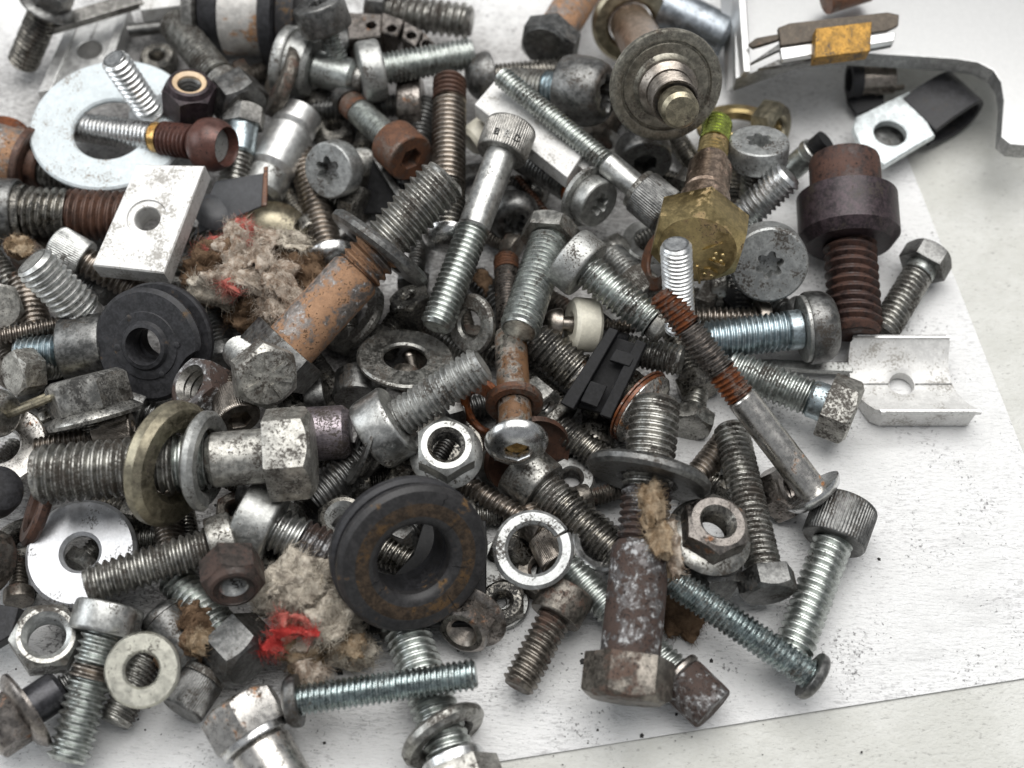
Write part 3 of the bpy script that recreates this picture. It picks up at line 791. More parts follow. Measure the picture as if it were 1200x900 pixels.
# bitten rubber grommet
dzg = nextdz(); Pg = pt(171, 405, 20 + dzg); ng = axis(140, .955); s = mm(Pg)
T = thing('rubber_grommet', 'blue-black rubber grommet with a bite out of its rim and small centre hole', 'grommet', Pg)
th = TH(72); fr = np.array(frame(Pg, ng, 0).to_3x3())
def bite(R, c, r):                           # outline of a disc with a round bite
    cx, cy = c; out = []
    for a in th:
        d = np.array([math.cos(a), math.sin(a)]); bq = d @ np.array([cx, cy]); q = bq * bq - (cx * cx + cy * cy - r * r)
        t = R
        if q > 0:
            e = bq - math.sqrt(q)
            if e > 0: t = min(R, max(e, R * .55))
        out.append(t)
    return np.array(out)
bd = pt(243, 462, 20 + dzg) - Pg; bx, by = bd @ fr[:, 0], bd @ fr[:, 1]
Ro = bite(68 * s, (bx, by), 50 * s)
lathe('front_flange', T, Pg, ng, [(21 * s, .9), (22.5 * s, 1.5), (27 * s, 1.3), (30 * s, .5), (40 * s, .45), (41 * s, .2), (np.minimum(Ro * .96, 63 * s), .05), (Ro, -.9), (Ro * .97, -2.3), (48 * s, -2.5), (21 * s, -2.5)], 'rubber', 72, loop=True)
lathe('neck', T, Pg, ng, [(20.6 * s, -2.4), (50 * s, -2.3), (50 * s, -4.0), (20.6 * s, -4.0)], 'rubber', 72, loop=True)
lathe('back_flange', T, Pg + np.array([.6, .9, 0]), ng, [(21 * s, -3.9), (66 * s, -3.9), (68 * s, -4.6), (67 * s, -6.2), (64 * s, -6.8), (21 * s, -6.8)], 'rubber', 72, loop=True)
for (qx, qy, qr, m_) in ((164, 369, 4, 'rubber_dusty'), (133, 409, 5, 'rubber'), (178, 443, 4, 'rubber'), (213, 402, 4, 'rubber')):
    q = pt(qx, qy, 20 + dzg); q = q + ng * np.dot(Pg - q, ng)
    lathe('moulded_dot', T, q + ng * .25, ng, [(qr * s * .6, .35), (qr * s, .2), (qr * s, -.4)], m_, 20)

nut('hex_nut', 'brown hex nut with coarse thread leaning beside the bitten grommet', (222, 448, 22), 213, .76, 62, 42, 42, 'rust_grey', roll=20, pitch=11, inner=G)
b88 = bolt('hex_bolt', 'hex bolt with cracked radial marks on its grainy face', (314, 443, 28), ('n', 32, .84, 118), 42, ('hex', 70, 24), ('zinc_pitted', 'zinc', 'zinc'), pitch=4, roll=8)
bpy.context.view_layer.update()
for a in (0, 50, 98, 150, 195, 245, 300):
    a = math.radians(a); s = b88.s
    d2 = np.array([math.cos(a), math.sin(a)]); nrm = np.array([-d2[1], d2[0]])
    q = [d2 * 9 * s + nrm * 1.8 * s, d2 * 28 * s + nrm * 2.3 * s, d2 * 28 * s - nrm * 2.3 * s, d2 * 9 * s - nrm * 1.8 * s]
    v = np.array([(*p, .5) for p in q] + [(*p, -.2) for p in q])
    o = link('grade_mark', mesh('grade_mark', v, [(0, 1, 2, 3), (0, 4, 5, 1), (1, 5, 6, 2), (2, 6, 7, 3), (3, 7, 4, 0)], 'zinc_pitted', smooth=0)); o.parent = b88.root
bo = bolt('hex_bolt', 'huge bolt with orange rusted shank and grey washer, pointing up right', (314, 434, 15), (523, 206, 34), 60, ('hex', 86, 40), ('dark_steel', 'zinc_grimy', 'rust_orange'), [(112, 's', 'rust_orange', 1.06), (32, 't', 'rust_orange'), (112, 't', 'zinc_grimy')], pitch=10, roll=22)
washer('flat_washer', 'thick dark washer riding on the huge orange-rusted bolt', bo.at(.625), bo.n + .10 * RIGHT, None, 136, 66, 15, 'dark_steel')
washer('flat_washer', 'grey washer with a bright rim lying under the orange-rusted bolt', (414, 372, 6), -140, .62, 92, 48, 12, 'zinc_grimy')
bolt('hex_bolt', 'long brownish bolt standing upright through the middle top of the pile', (524, 290, 15), (527, 92, 19), 41, ('dome', 58, 18), ('chrome', 'bronze_steel', 'bronze_steel'), [(48, 't', 'oily_steel'), (90, 't', 'bronze_steel'), (26, 't', 'rust_brown')], pitch=6.6)
bl = bolt('socket_bolt', 'long socket bolt with lettered knurled head, slanting down to black-flecked tip', (600, 148, 26), (511, 384, 17), 39, ('cap', 62, 42, None, 0, True), (G, 'zinc_green', 'zinc'), [(88, 's', 'zinc', .98), (108, 't', 'zinc_green')], pitch=6.4)
bpy.context.view_layer.update()
def raised_text(txt, root, size, Mloc, m, depth=.0003):
    cu = bpy.data.curves.new('lettering', 'FONT'); cu.body = txt; cu.size = size * U; cu.extrude = depth; cu.align_x = 'CENTER'; cu.align_y = 'CENTER'
    o = bpy.data.objects.new('lettering', cu); SC.collection.objects.link(o)
    me = bpy.data.meshes.new_from_object(o.evaluated_get(bpy.context.evaluated_depsgraph_get()))
    bpy.data.objects.remove(o); me.name = 'lettering'; me.materials.clear(); me.materials.append(MATS[m])
    o = link('lettering', me); o.parent = root; o.matrix_parent_inverse = Matrix.Identity(4); o.matrix_basis = Mloc
    return o
s = bl.s; Rr = 31 * s
for i, ch in enumerate('BRD'):               # letters stand round the head's side
    a = math.radians(-24 + 24 * i)
    pos = Vector((Rr * math.cos(a), Rr * math.sin(a), -29 * s)) * U
    zx = Vector((math.cos(a), math.sin(a), 0)); up = Vector((0, 0, 1)); rx = up.cross(zx)
    Ml = Matrix((( rx[0], up[0], zx[0], pos[0]), (rx[1], up[1], zx[1], pos[1]), (rx[2], up[2], zx[2], pos[2]), (0, 0, 0, 1)))
    raised_text(ch, bl.root, 2.6, Ml, 'dark_steel')
T = thing('spacer_rail', 'long white aluminium rail with a groove, lying beside the long thin screw', 'rail', pt(625, 150, 0))
plate('upper_face', None, None, [(580, 94, 22), (683, 181, 22), (665, 208, 22), (556, 122, 22)], 22, 'aluminium', parent=T)
plate('lower_ledge', None, None, [(586, 91, 20), (700, 188, 20), (684, 199, 20), (576, 106, 20)], 18, 'aluminium', parent=T)
bt = bolt('socket_bolt', 'long thin greenish screw with knurled dark head beside the white rail', (783, 250, 20), (586, 88, 27), 26, ('cap', 54, 42, None, 0, True), ('dark_steel', 'zinc_green', 'zinc'), [(6, 'c', 'zinc_grimy', 1.9), (46, 's', 'zinc', 1.15), (160, 't', 'zinc_green')], pitch=5.2)
bolt('hex_bolt', 'bolt with dark hex head facing down and rusty shank at top centre', (640, 58, 15), (712, -60, 11), 46, ('hex', 62, 24), ('dark_steel', 'rust_orange', 'rust_orange'), [(1, 's')], roll=10)
bolt('torx_bolt', 'large rounded black-grey head with star socket against the big dished washer', (712, 110, 22), (596, 99, 14), 42, ('pan', 82, 54, 'torx', 44), ('dark_steel', 'zinc_grimy', 'zinc_green'), [(18, 't', 'zinc_blue'), (40, 't', 'zinc_grimy')], pitch=5.5)
bolt('cone_bolt', 'grimy thread with smooth dark cone head above the white rail', (545, 92, 14), (672, 80, 10), 28, ('dome', 58, 30), ('dark_steel', 'oily_steel', 'oily_steel'), pitch=5)
# ---- standing stud with the big dished washer
bs = bolt('shoulder_stud', 'thick stud standing towards the viewer, worn brassy tip in the dished washer', (738, 26, 10), (798, 131, 46), 50, None, ('brass_pink', 'brass_dull', 'brass_pink'), [(120, 's', 'brass_pink', 1.08), (20, 'c', 'bronze_steel', 1.32), (18, 't', 'bronze_steel', 1.02), (14, 's', 'brass_dull', .82)], pitch=5)
washer('flange_ring', 'brassy ring around the far foot of the standing stud at the top edge', bs.at(.02), bs.n * -1, None, 92, 52, 14, 'brass_dull')
washer('dished_washer', 'biggest dished washer, brass grey, around the standing stud at top right', bs.at(.74), bs.n * -1 + .05 * RIGHT, None, 134, 58, 9, 'olive_grey', 'stepped')
bolt('socket_screw', 'dark cap screw peeking out below the big dished washer', (756, 192, 14), (742, 110, 10), 34, ('cap', 64, 30, 'hex', 28), ('dark_steel', 'dark_steel', 'dark_steel'))
washer('flat_washer', 'small grey washer under the long thin screw, left of the dark cap screw', (704, 168, 8), -70, .7, 62, 30, 8, 'zinc_matt')
bolt('flange_torx_screw', 'flanged star-socket screw beside the long thin screw with dark thread and rust ring', (703, 240, 17), (600, 176, 9), 38, ('cap', 58, 20, 'torx', 26), ('zinc_matt', 'dark_steel', 'zinc'), [(4, 'c', 'zinc_matt', 1.95), (12, 't', 'rust_wet'), (70, 't', 'dark_steel')], pitch=5.5)
bolt('torx_screw', 'dull grey pan screw half hidden right of the lettered socket bolt', (603, 262, 10), ('n', 80, .80, 70), 30, ('pan', 62, 26, 'torx', 28), ('dark_steel', 'dark_steel', 'dark_steel'))
bolt('thin_rod', 'very thin rusty threaded rod beside the dull grey pan screw', (655, 268, 5), (606, 206, 7), 9, None, ('rust_plain',) * 3, pitch=5, cat='rod')
bolt('nylon_spacer', 'small ivory plastic spacer beneath the end of the white rail', (592, 136, 12), (550, 168, 11), 38, None, ('nylon',) * 3, [(1, 's')], cat='spacer', group=None)
T = thing('plastic_bracket', 'black plastic bracket with a forked edge in the upper middle', 'bracket', pt(450, 215, 0))
plate('body', None, None, [(436, 188, 9), (470, 208, 11), (476, 250, 6), (424, 250, 4)], 8, 'black_plastic', parent=T)
plate('rib', None, None, [(436, 185, 11.5), (444, 182, 11.5), (474, 228, 10.5), (466, 232, 10.5)], 8, 'dark_steel', parent=T)
plate('rib', None, None, [(440, 188, 11), (492, 200, 11), (492, 206, 11), (444, 196, 11)], 8, 'black_plastic', parent=T)

# ---- centre
bolt('hex_bolt', 'greenish hex bolt with head at top, flat dark tip towards the viewer', (648, 266, 18), (608, 388, 21.5), 47, ('hex', 62, 24), ('zinc_grimy', 'zinc_green', 'zinc_green'), pitch=6.6, roll=10)
bc = bolt('carriage_bolt', 'rusty carriage bolt with shiny domed head and amber socket at its lower end', (606, 531, 22), (593, 303, 9.5), 38, ('dome', 71, 19, 'hex', 30), ('chrome', 'rust_wet', 'chrome_rusty'), [(112, 's', 'rust_stained', 1), (72, 't', 'brown_steel', .84), (18, 't', 'rust_plain', .84)], pitch=5, roll=0)
lathe('socket_rust', bc.root, bc.PA - bc.n * 2.0, bc.n, [(12 * bc.s, 0), (12 * bc.s, -.4)], 'amber', 32)
washer('collar_ring', 'brown rusty collar ring around the shank of the domed carriage bolt', bc.at(.235), bc.n, None, 68, 40, 12, 'rust_plain')
bolt('pan_screw', 'bright thick-headed screw pointing down right at the centre of the pile', (664, 298, 26), (779, 388, 22), 43, ('cap', 76, 32), ('zinc_matt', 'zinc_green', 'zinc_green'), [(95, 't', 'zinc_green'), (16, 's', 'zinc_pitted', .86)], pitch=7.4)
bn = bolt('wood_screw', 'little round-headed screw through the ivory plastic washer', (636, 378, 16), (744, 384, 13), 18, ('dome', 36, 22), 'bronze_steel', [(22, 's', 'bronze_steel', 1), (70, 't')], pitch=7)
washer('nylon_washer', 'thick ivory plastic washer on the little round-headed screw', bn.at(.44), bn.n - .12 * VIEW, None, 64, 22, 32, 'nylon', group=None)
bolt('set_screw', 'short shiny oily bolt end left of the black plastic clip', (716, 470, 8), (626, 396, 14), 52, ('cap', 66, 20), ('oily_steel', 'oily_steel', 'oily_steel'), [(26, 't', 'chrome_rusty'), (54, 't', 'oily_steel')], pitch=8.4)
T = thing('plastic_clip', 'black plastic clip with ribs in the middle of the pile', 'clip', pt(700, 440, 0))
plate('body', None, None, [(714, 392, 21.4), (752, 405, 21.2), (710, 486, 14), (662, 472, 14.4)], 32, 'black_plastic', parent=T)
plate('rib', None, None, [(714, 383, 24.5), (725, 387, 24.5), (672, 480, 17), (656, 472, 17)], 14, 'black_plastic', parent=T)
plate('rib', None, None, [(746, 397, 24), (758, 402, 24), (716, 491, 16.5), (702, 486, 16.5)], 16, 'black_plastic', parent=T)
plate('nub', None, None, [(722, 408, 23), (746, 416, 22.6), (738, 430, 21.6), (714, 422, 22)], 9, 'black_plastic', parent=T)
plate('nub', None, None, [(692, 446, 19.8), (712, 452, 19.4), (700, 478, 17.4), (680, 470, 17.8)], 9, 'black_plastic', parent=T)
T2 = bolt('steel_plug', 'shiny plug with two rust-rimmed lips on the right of the black clip', (762, 486, 12), (724, 458, 11), 66, ('dome', 92, 12), ('chrome_rusty', 'oily_steel', 'oily_steel'), [(5, 'c', 'rust_wet', 1.40), (3, 'c', 'rust_wet', 1.46), (30, 't', 'oily_steel', 1.0)], pitch=7, cat='plug', group=None)
bolt('set_screw', 'short dark bolt tip pointing right between clip and rusty carriage bolt', (705, 404, 12), (799, 423, 15), 38, None, ('oily_steel', 'zinc_grimy', 'oily_steel'), [(30, 's', 'black_oxide'), (56, 't')], pitch=6)
bg_ = bolt('hex_bolt', 'massive hex bolt pointing up at lower centre, shank pitted purple-brown', (733, 822, 13), (769, 468, 25), 62, ('hex', 90, 50), ('dark_speck', 'zinc_grimy', 'rust_grey'), [(126, 's', 'rust_grey', 1.12), (60, 't', 'rust_grey', .98), (108, 't', 'zinc_grimy', .98)], pitch=8.8, roll=30)
washer('flat_washer', 'wide sandy grey washer riding on the massive pitted bolt', bg_.at(.735), -bg_.n * .9 + .10 * RIGHT - .02 * VIEW, None, 148, 66, 15, 'dark_steel')
bo2 = bolt('carriage_bolt', 'long rusty-threaded bolt with smooth shank and flat domed head at right', (962, 588, 11), (774, 342, 36), 36, ('dome', 74, 18), ('chrome', 'rust_wet', 'chrome_rusty'), [(128, 's', 'chrome_rusty', 1.02), (34, 't', 'rust_wet'), (60, 't', 'brown_steel'), (46, 't', 'rust_wet')], pitch=6.6)
bolt('machine_screw', 'small bronze screw lying sideways under the round star-socket screw', (900, 372, 8), (806, 372, 10), 25, ('cap', 40, 14), 'bronze_steel', pitch=7)
bolt('pan_bolt', 'blue zinc bolt with rounded dark head pointing left at right of the pile', (978, 381, 13), (826, 399, 12), 48, ('pan', 86, 34, None), ('dark_steel', 'zinc_blue', 'zinc_blue'), [(5, 'c', 'zinc_matt', 1.65), (20, 's', 'zinc_blue', .98), (100, 't', 'zinc_blue', .98)], pitch=6.4)
bolt('hex_bolt', 'zinc hex bolt pointing up left, its head touching the aluminium saddle', (1002, 486, 11), (854, 430, 10), 45, ('hex', 68, 36), ('zinc_pitted', 'zinc_green', 'zinc_blue'), [(20, 's', 'zinc_blue'), (100, 't')], pitch=7.4, roll=24)
plate('steel_strip', 'thin pale steel strip between the blue bolt and the saddle', 'strip', [(880, 420, 4), (1000, 424, 4), (1000, 436, 4), (880, 430, 4)], 8, 'zinc_matt')

# ---- aluminium saddle: an extrusion with a concave top
dzs = nextdz(); Pc = pt(1062, 440, 7); s = mm(Pc)
ex = (pt(1117, 398, 8) - pt(1002, 398, 8)); Lx = np.linalg.norm(ex) * 1.02; ex /= np.linalg.norm(ex)
ez = np.array([0, 0, 1.0]); ey = np.cross(ez, ex)
T = thing('saddle_block', 'short aluminium saddle with concave grooved top and a hole, at right edge of pile', 'saddle', Pc * [1, 1, 0])
import itertools
w2 = 10.2                                    # half width in mm
def top(y): return 3.2 + 5.1 * (abs(y) / w2) ** 2
hr = 2.9; ths = np.linspace(0, 2 * math.pi, 48, endpoint=False); V = []; nr = 10
def sk(y): return (-y) * .19 + 3.4 * (abs(y) / w2) ** 2 * .62                 # the ends are cut askew
for k in range(nr + 1):
    for a in ths:
        c_, s_ = math.cos(a), math.sin(a)
        q = min((Lx / 2) / max(abs(c_), 1e-6), w2 / max(abs(s_), 1e-6)); r = hr + (q - hr) * (k / nr)
        x, y = r * c_, r * s_ * (1 if True else 0)
        V.append((x + sk(y) * (k / nr), y, top(y) - (.35 if k == 0 else 0) - (.22 if abs(y) < .25 and k > 0 else 0)))
nb = len(V)
for a in ths: V.append((hr * math.cos(a), hr * math.sin(a), .6))
for k in (0,):
    for a in ths:
        c_, s_ = math.cos(a), math.sin(a); q = min((Lx / 2) / max(abs(c_), 1e-6), w2 / max(abs(s_), 1e-6)); y = q * s_
        V.append((q * c_ + sk(y), y * .95, .6))
Fq = []; n_ = len(ths)
for k in range(nr):
    for i in range(n_):
        j = (i + 1) % n_; Fq.append((k * n_ + i, k * n_ + j, (k + 1) * n_ + j, (k + 1) * n_ + i))
for i in range(n_):
    j = (i + 1) % n_
    Fq += [(i, j, nb + j, nb + i), (nr * n_ + i, nr * n_ + j, nb + n_ + j, nb + n_ + i), (nb + i, nb + j, nb + n_ + j, nb + n_ + i)]
Vw = np.array([Pc * [1, 1, 0] + ex * a + ey * b + ez * (c + .0) for a, b, c in V])
o = link('body', mesh('body', Vw - Pc * [1, 1, 0], Fq, 'aluminium', smooth=28)); o.parent = T
for yy, zz in ((w2 - .35, 8.1), (-w2 + .35, 8.1)):
    v = [(-Lx / 2 + .3, yy - .35, zz), (Lx / 2 - .3, yy - .35, zz), (Lx / 2 - .3, yy + .35, zz), (-Lx / 2 + .3, yy + .35, zz)]
    v = v + [(a, b, c - 1.2) for a, b, c in v]
    Vw = np.array([ex * (a + sk(b)) + ey * b + ez * c for a, b, c in v])
    o = link('rim', mesh('rim', Vw, [(0, 1, 2, 3), (0, 4, 5, 1), (1, 5, 6, 2), (2, 6, 7, 3), (3, 7, 4, 0)], 'aluminium_cut', smooth=0)); o.parent = T

for xa, xb in ((-Lx / 2 + .1, -hr - .2), (hr + .2, Lx / 2 - .1)):
    v = [(xa, -.13, 3.26), (xb, -.13, 3.26), (xb, .13, 3.26), (xa, .13, 3.26)]; v = v + [(a, b, c - .5) for a, b, c in v]
    Vw = np.array([ex * a + ey * b + ez * c for a, b, c in v])
    o = link('groove', mesh('groove', Vw, [(0, 1, 2, 3), (0, 4, 5, 1), (1, 5, 6, 2), (2, 6, 7, 3), (3, 7, 4, 0)], 'dark_steel', smooth=0)); o.parent = T
bp_ = bolt('collar_bolt', 'purple-black bolt with tall collared head leaning tip-down at right', (989, 186, 17), (1003, 392, 8), 62, ('cap', 84, 52), ('purple_brown', 'purple_brown', 'purple_oxide'), [(58, 'c', 'purple_oxide', 1.90), (104, 't')], pitch=11)
bolt('hex_bolt', 'small dark hex bolt lying behind the purple-black bolt', (1091, 296, 7), (1033, 392, 5), 37, ('hex', 52, 26), ('dark_steel', 'zinc_grimy', 'zinc_green'), [(10, 's'), (80, 't')], pitch=6.6, roll=18)
bolt('torx_screw', 'large flat grey screw head with small star socket left of purple-black bolt', (902, 311, 22), ('n', 100, .94, 96), 44, ('cap', 90, 34, 'torx', 32), ('screw_grey', 'zinc_green', 'zinc'), pitch=6)
by_ = bolt('hex_bolt', 'brass-coloured hex bolt with stamped head face and green threaded tip', (817, 292, 34), (841, 143, 22), 50, ('hex', 97, 44), ('brass', 'green_thread', 'brass_pink'), [(30, 's', 'brass_pink', 1.17), (32, 's', 'brass_pink', 1.04), (6, 's', 'brass_pink', .82), (18, 't', 'brass', .74), (26, 't', 'green_thread', .74)], pitch=6.4, roll=4)
bpy.context.view_layer.update()
inv = by_.root.matrix_world.inverted()
def onface(px, py, up=.0):                   # photo point on the brass head's face
    d = pt(px, py, 0) - CAM
    q = CAM + d * (np.dot(by_.PA - CAM, by_.n) / np.dot(d, by_.n))
    return inv @ (Vector(q) * U) / U
def stroke(a, b, w_=2.6):
    a, b = onface(*a), onface(*b); s = by_.s; d = (b - a).normalized(); n2 = Vector((-d.y, d.x, 0)) * w_ * s / 2
    q = [a + n2, b + n2, b - n2, a - n2]
    v = [(p.x, p.y, .45) for p in q] + [(p.x + (p.x - (a.x + b.x) / 2) * .08, p.y, -.15) for p in q]
    o = link('stamped_mark', mesh('stamped_mark', v, [(0, 1, 2, 3), (0, 4, 5, 1), (1, 5, 6, 2), (2, 6, 7, 3), (3, 7, 4, 0)], 'brass', smooth=0)); o.parent = by_.root
def dot(a, r=2.6):
    a = onface(*a); s = by_.s
    v, f = polar([(r * s * .3, .42), (r * s * .8, .3), (r * s, -.1)], 14); v = v + np.array([a.x, a.y, 0])
    o = link('stamped_mark', mesh('stamped_mark', v, f, 'brass', smooth=60)); o.parent = by_.root
stroke((824, 293), (847, 285)); stroke((830, 304), (849, 311)); stroke((817, 311), (820, 331)); stroke((825, 315), (833, 315)); stroke((833, 315), (840, 320))
for q in ((839, 297), (847, 299), (837, 303), (845, 306), (826, 321), (834, 323), (778, 286)): dot(q)
washer('rusty_washer', 'thin rusty washer standing behind the brass-coloured bolt head', (772, 306, 20), 188, .45, 72, 40, 5, 'rust_plain')
bolt('torx_screw', 'small pale pan screw with star socket facing up beside green thread', (890, 164, 26), ('n', -92, .66, 96), 34, ('cap', 70, 30, 'torx', 30), ('screw_grey', 'zinc_grimy', 'zinc'))
nut('hex_nut', 'brownish hex nut half hidden behind the small pale star-socket screw', (915, 150, 10), 20, .6, 52, 26, 26, 'brass_dull')
washer('flange_washer', 'brassy dished washer peeking out under the big dished washer', (866, 150, 10), -90, .66, 100, 52, 8, 'brass', 'dish', dish=.06)
bolt('machine_screw', 'brightest bare screw pointing up right with round tip face', (842, 282, 9), (925, 204, 25), 40, ('cap', 56, 16), 'zinc_bright', pitch=7)
bolt('tyre_valve', 'small zinc tube with a black rubber tip behind the bright screw', (968, 164, 16), (918, 206, 5), 27, None, ('black_plastic', 'zinc', 'zinc_green'), [(16, 's', 'black_plastic', .95), (8, 'c', 'zinc', 1.25), (34, 's', 'zinc_green', 1.1)], cat='valve', group=None)
bolt('set_screw', 'short bright stud standing upright in front of the brass-coloured head', (797, 384, 26), (792, 286, 47), 37, None, 'zinc_bright', pitch=5.6)
bolt('socket_screw', 'small pale knurled cap head between the thick-headed screw and brass bolt', (764, 350, 12), (716, 298, 8), 34, ('cap', 44, 40, None, 0, True), ('zinc_pitted', 'zinc', 'zinc'))
plate('black_strip', 'bent black strip in the shade under the stamped brass bolt', 'strip', [(836, 334, 8), (862, 338, 9), (884, 366, 8), (874, 374, 8), (850, 352, 9)], 7, 'black_plastic')

# ---- left middle
bfl = bolt('flange_bolt', 'oil-blackened flange bolt head with one worn bright flat below the bitten grommet', (98, 440, 24), ('n', -104, .10, 70), 40, ('flange', 86, 52, 112), ('oily_pitted', 'oily_steel', 'oily_steel'), roll=30)
washer('thin_washer', 'thin brass-coloured washer seen edge-on at the left below the grommet', (50, 468, 18), -112, .16, 104, 60, 8, 'brass_dull')
washer('flat_washer', 'mirror-bright washer with rust in its hole, cut by the left edge', (2, 524, 13), -90, .87, 106, 44, 8, 'chrome_rusty')
bolt('socket_screw', 'grey rounded bolt head at the left edge above the mirror-bright washer', (10, 488, 22), (-60, 470, 18), 30, ('pan', 58, 34), 'zinc_grimy')
T = thing('rubber_bumper', 'round black rubber bumper at the left edge', 'bumper', pt(-2, 575, 0))
lathe('body', T, pt(-3, 575, 18), axis(-30, .7), [(1.2, 3.0), (3.4, 2.8), (4.8, 2.0), (5.3, .6), (5.4, -3), (4.6, -5)], 'rubber')
washer('thick_washer', 'thick brown rusty ring standing on edge beside the mirror-bright disc', (46, 592, 11), 200, .42, 100, 62, 14, 'rust_brown')
bolt('socket_screw', 'small pinkish cap screw lying behind the largest zinc bolt', (156, 499, 18), (40, 524, 16), 21, ('cap', 33, 46, 'hex', 16, True), ('bronze_steel', 'bronze_steel', 'bronze_steel'), pitch=6)
b1 = bolt('hex_bolt', 'largest zinc hex bolt lying level with two loose washers on it', (368, 529, 26), (41, 557, 26), 69, ('hex', 98, 54), ('zinc_pitted', 'zinc_grimy', 'zinc'), [(72, 's', 'zinc_pitted', .94), (36, 't', 'zinc_green', .98), (168, 't', 'zinc_grimy', 1.02)], pitch=10.6, roll=14)
washer('thick_washer', 'thick brass-coloured washer hanging on the largest zinc bolt', b1.at(.515), axis(12, .40), None, 150, 76, 26, 'brass_dull')
washer('spring_washer', 'zinc spring washer on the largest zinc bolt next to the brass-coloured one', b1.at(.395), axis(5, .22), None, 118, 76, 17, 'zinc_matt', 'spring', roll=90)
bolt('socket_screw', 'bronze knurled cap head with dark socket above the largest zinc bolt', (281, 492, 20), ('n', 62, .62, 70), 26, ('cap', 50, 40, 'hex', 28, True), ('bronze_steel',) * 3)
bolt('spacer_sleeve', 'pitted purple-grey sleeve right of the largest zinc bolt head', (361, 509, 15), (411, 506, 15), 64, None, ('purple_grey',) * 3, [(1, 's')], cat='sleeve')
bolt('machine_screw', 'dull dark thread slanting below the purple-grey sleeve', (470, 500, 9), (364, 590, 9), 46, ('cap', 60, 24), 'dark_steel', pitch=6.4)
washer('thin_washer', 'thin dark washer on edge between sleeve and bright central bolt', (424, 524, 17), 200, .26, 92, 50, 5, 'dark_steel')
washer('thin_washer', 'blackened washer tucked behind the bright central bolt head', (440, 522, 15), 205, .34, 84, 44, 7, 'oily_steel')
bolt('socket_bolt', 'bright grey socket bolt at centre left, thread pointing up right', (434, 513, 17), (566, 426, 29), 47, ('cap', 90, 42), ('zinc', 'zinc_matt', 'zinc_matt'), pitch=7.6)
nut('flange_nut', 'bright flange nut with white hexagon rim right of the central socket bolt', (523, 521, 22), -84, .92, 66, 34, 42, 'zinc_matt', flange=88, roll=8, inner='oily_steel')
washer('flat_washer', 'oily brown washer with brassy bore left of the domed carriage bolt', (566, 482, 9), 150, .60, 96, 46, 8, 'rust_wet')
nut('hex_nut', 'blackened hex nut squeezed above the big rubber grommet', (484, 562, 14), -60, .5, 56, 30, 26, 'oily_steel')
nut('flange_nut', 'shiny nut left of the big rubber grommet, half buried in rag', (400, 604, 13), -100, .80, 56, 28, 38, 'oily_steel', inner='zinc')
dzg = nextdz(); Pg = pt(487, 658, 24); ng = axis(38, .88); s = mm(Pg)
T = thing('rubber_grommet', 'big cracked black rubber grommet with brown dust rings at lower centre', 'grommet', Pg)
lathe('front_flange', T, Pg, ng, [(45 * s, -1.0), (48 * s, -.2), (54 * s, .4), (74 * s, .5), (88 * s, 0), (93 * s, -1.0), (93.5 * s, -2.0), (90 * s, -2.9), (45 * s, -2.9)], 'rubber_dusty', 90, loop=True)
lathe('neck', T, Pg, ng, [(45 * s, -2.8), (82 * s, -2.7), (82 * s, -4.0), (45 * s, -4.0)], 'rubber', 90, loop=True)
lathe('back_flange', T, Pg - RIGHT * .2, ng, [(45 * s, -3.9), (90 * s, -3.9), (94 * s, -4.8), (93 * s, -6.6), (84 * s, -7.6), (60 * s, -10.5), (45 * s, -10.5)], 'rubber', 90, loop=True)
lathe('dust_ring', T, Pg, ng, [(57 * s, .40), (60 * s, .50), (70 * s, .54), (74 * s, .50)], 'rubber_brown', 90, cap0=False, cap1=False)
for a0, r0, r1 in ((205, 46, 70), (262, 47, 66), (285, 74, 92), (168, 62, 91), (60, 47, 63), (75, 47, 58)):
    fr_ = np.array(frame(Pg, ng, 0).to_3x3()); pts_ = []
    rnd_ = random.Random(a0)
    for j in range(6):
        rr = r0 + (r1 - r0) * j / 5; a = math.radians(a0 + rnd_.uniform(-2.2, 2.2)); wd = .22 * (1 - abs(j - 1) / 5)
        pts_.append((rr * s, a, wd))
    V_ = []
    for rr, a, wd in pts_:
        c_ = fr_ @ np.array([rr * math.cos(a), rr * math.sin(a), .56 if rr < 76 * s else .42]); tn = fr_ @ np.array([-math.sin(a), math.cos(a), 0])
        V_ += [c_ - tn * wd / 2, c_ + tn * wd / 2]
    o = link('crack', mesh('crack', V_, [(2 * j, 2 * j + 1, 2 * j + 3, 2 * j + 2) for j in range(5)], 'black_plastic', smooth=0)); o.parent = T
bolt('wood_screw', 'dark bronze screw running under the right rim of the big grommet', (636, 622, 8), (526, 556, 6), 27, ('cap', 40, 20), ('bronze_steel', 'bronze_steel', 'bronze_steel'), pitch=7)
bolt('socket_bolt', 'grey cap bolt pointing down right below the domed carriage bolt', (606, 548, 6.5), (726, 650, 5.5), 49, ('cap', 72, 42), ('zinc_grimy', 'oily_steel', 'oily_steel'), [(30, 't', 'zinc_grimy'), (88, 't', 'oily_steel')], pitch=6.6)
washer('cup_washer', 'brown rusted cupped plate right behind the domed carriage bolt head', (618, 534, 8.5), 55, .80, 108, 40, 6, 'rust_brown', 'cup', dish=.10)
washer('tooth_washer', 'bright thin washer peeking out under the rusted cupped plate', (594, 554, 7), 120, .8, 74, 40, 6, 'zinc')
washer('spring_washer', 'bright split spring washer lying flat right of the big grommet', (625, 644, 15), -90, .95, 95, 60, 13, 'zinc_flat', 'spring', roll=118, gap=7)
bolt('socket_screw', 'bronze knurled head seen through the bright split spring washer', (656, 662, 8), (618, 596, 6), 30, ('cap', 42, 40, None, 0, True), ('bronze_steel',) * 3)
washer('flat_washer', 'thin grey disc under the bright split spring washer', (594, 664, 2), -90, .87, 72, 20, 4, 'zinc_matt')
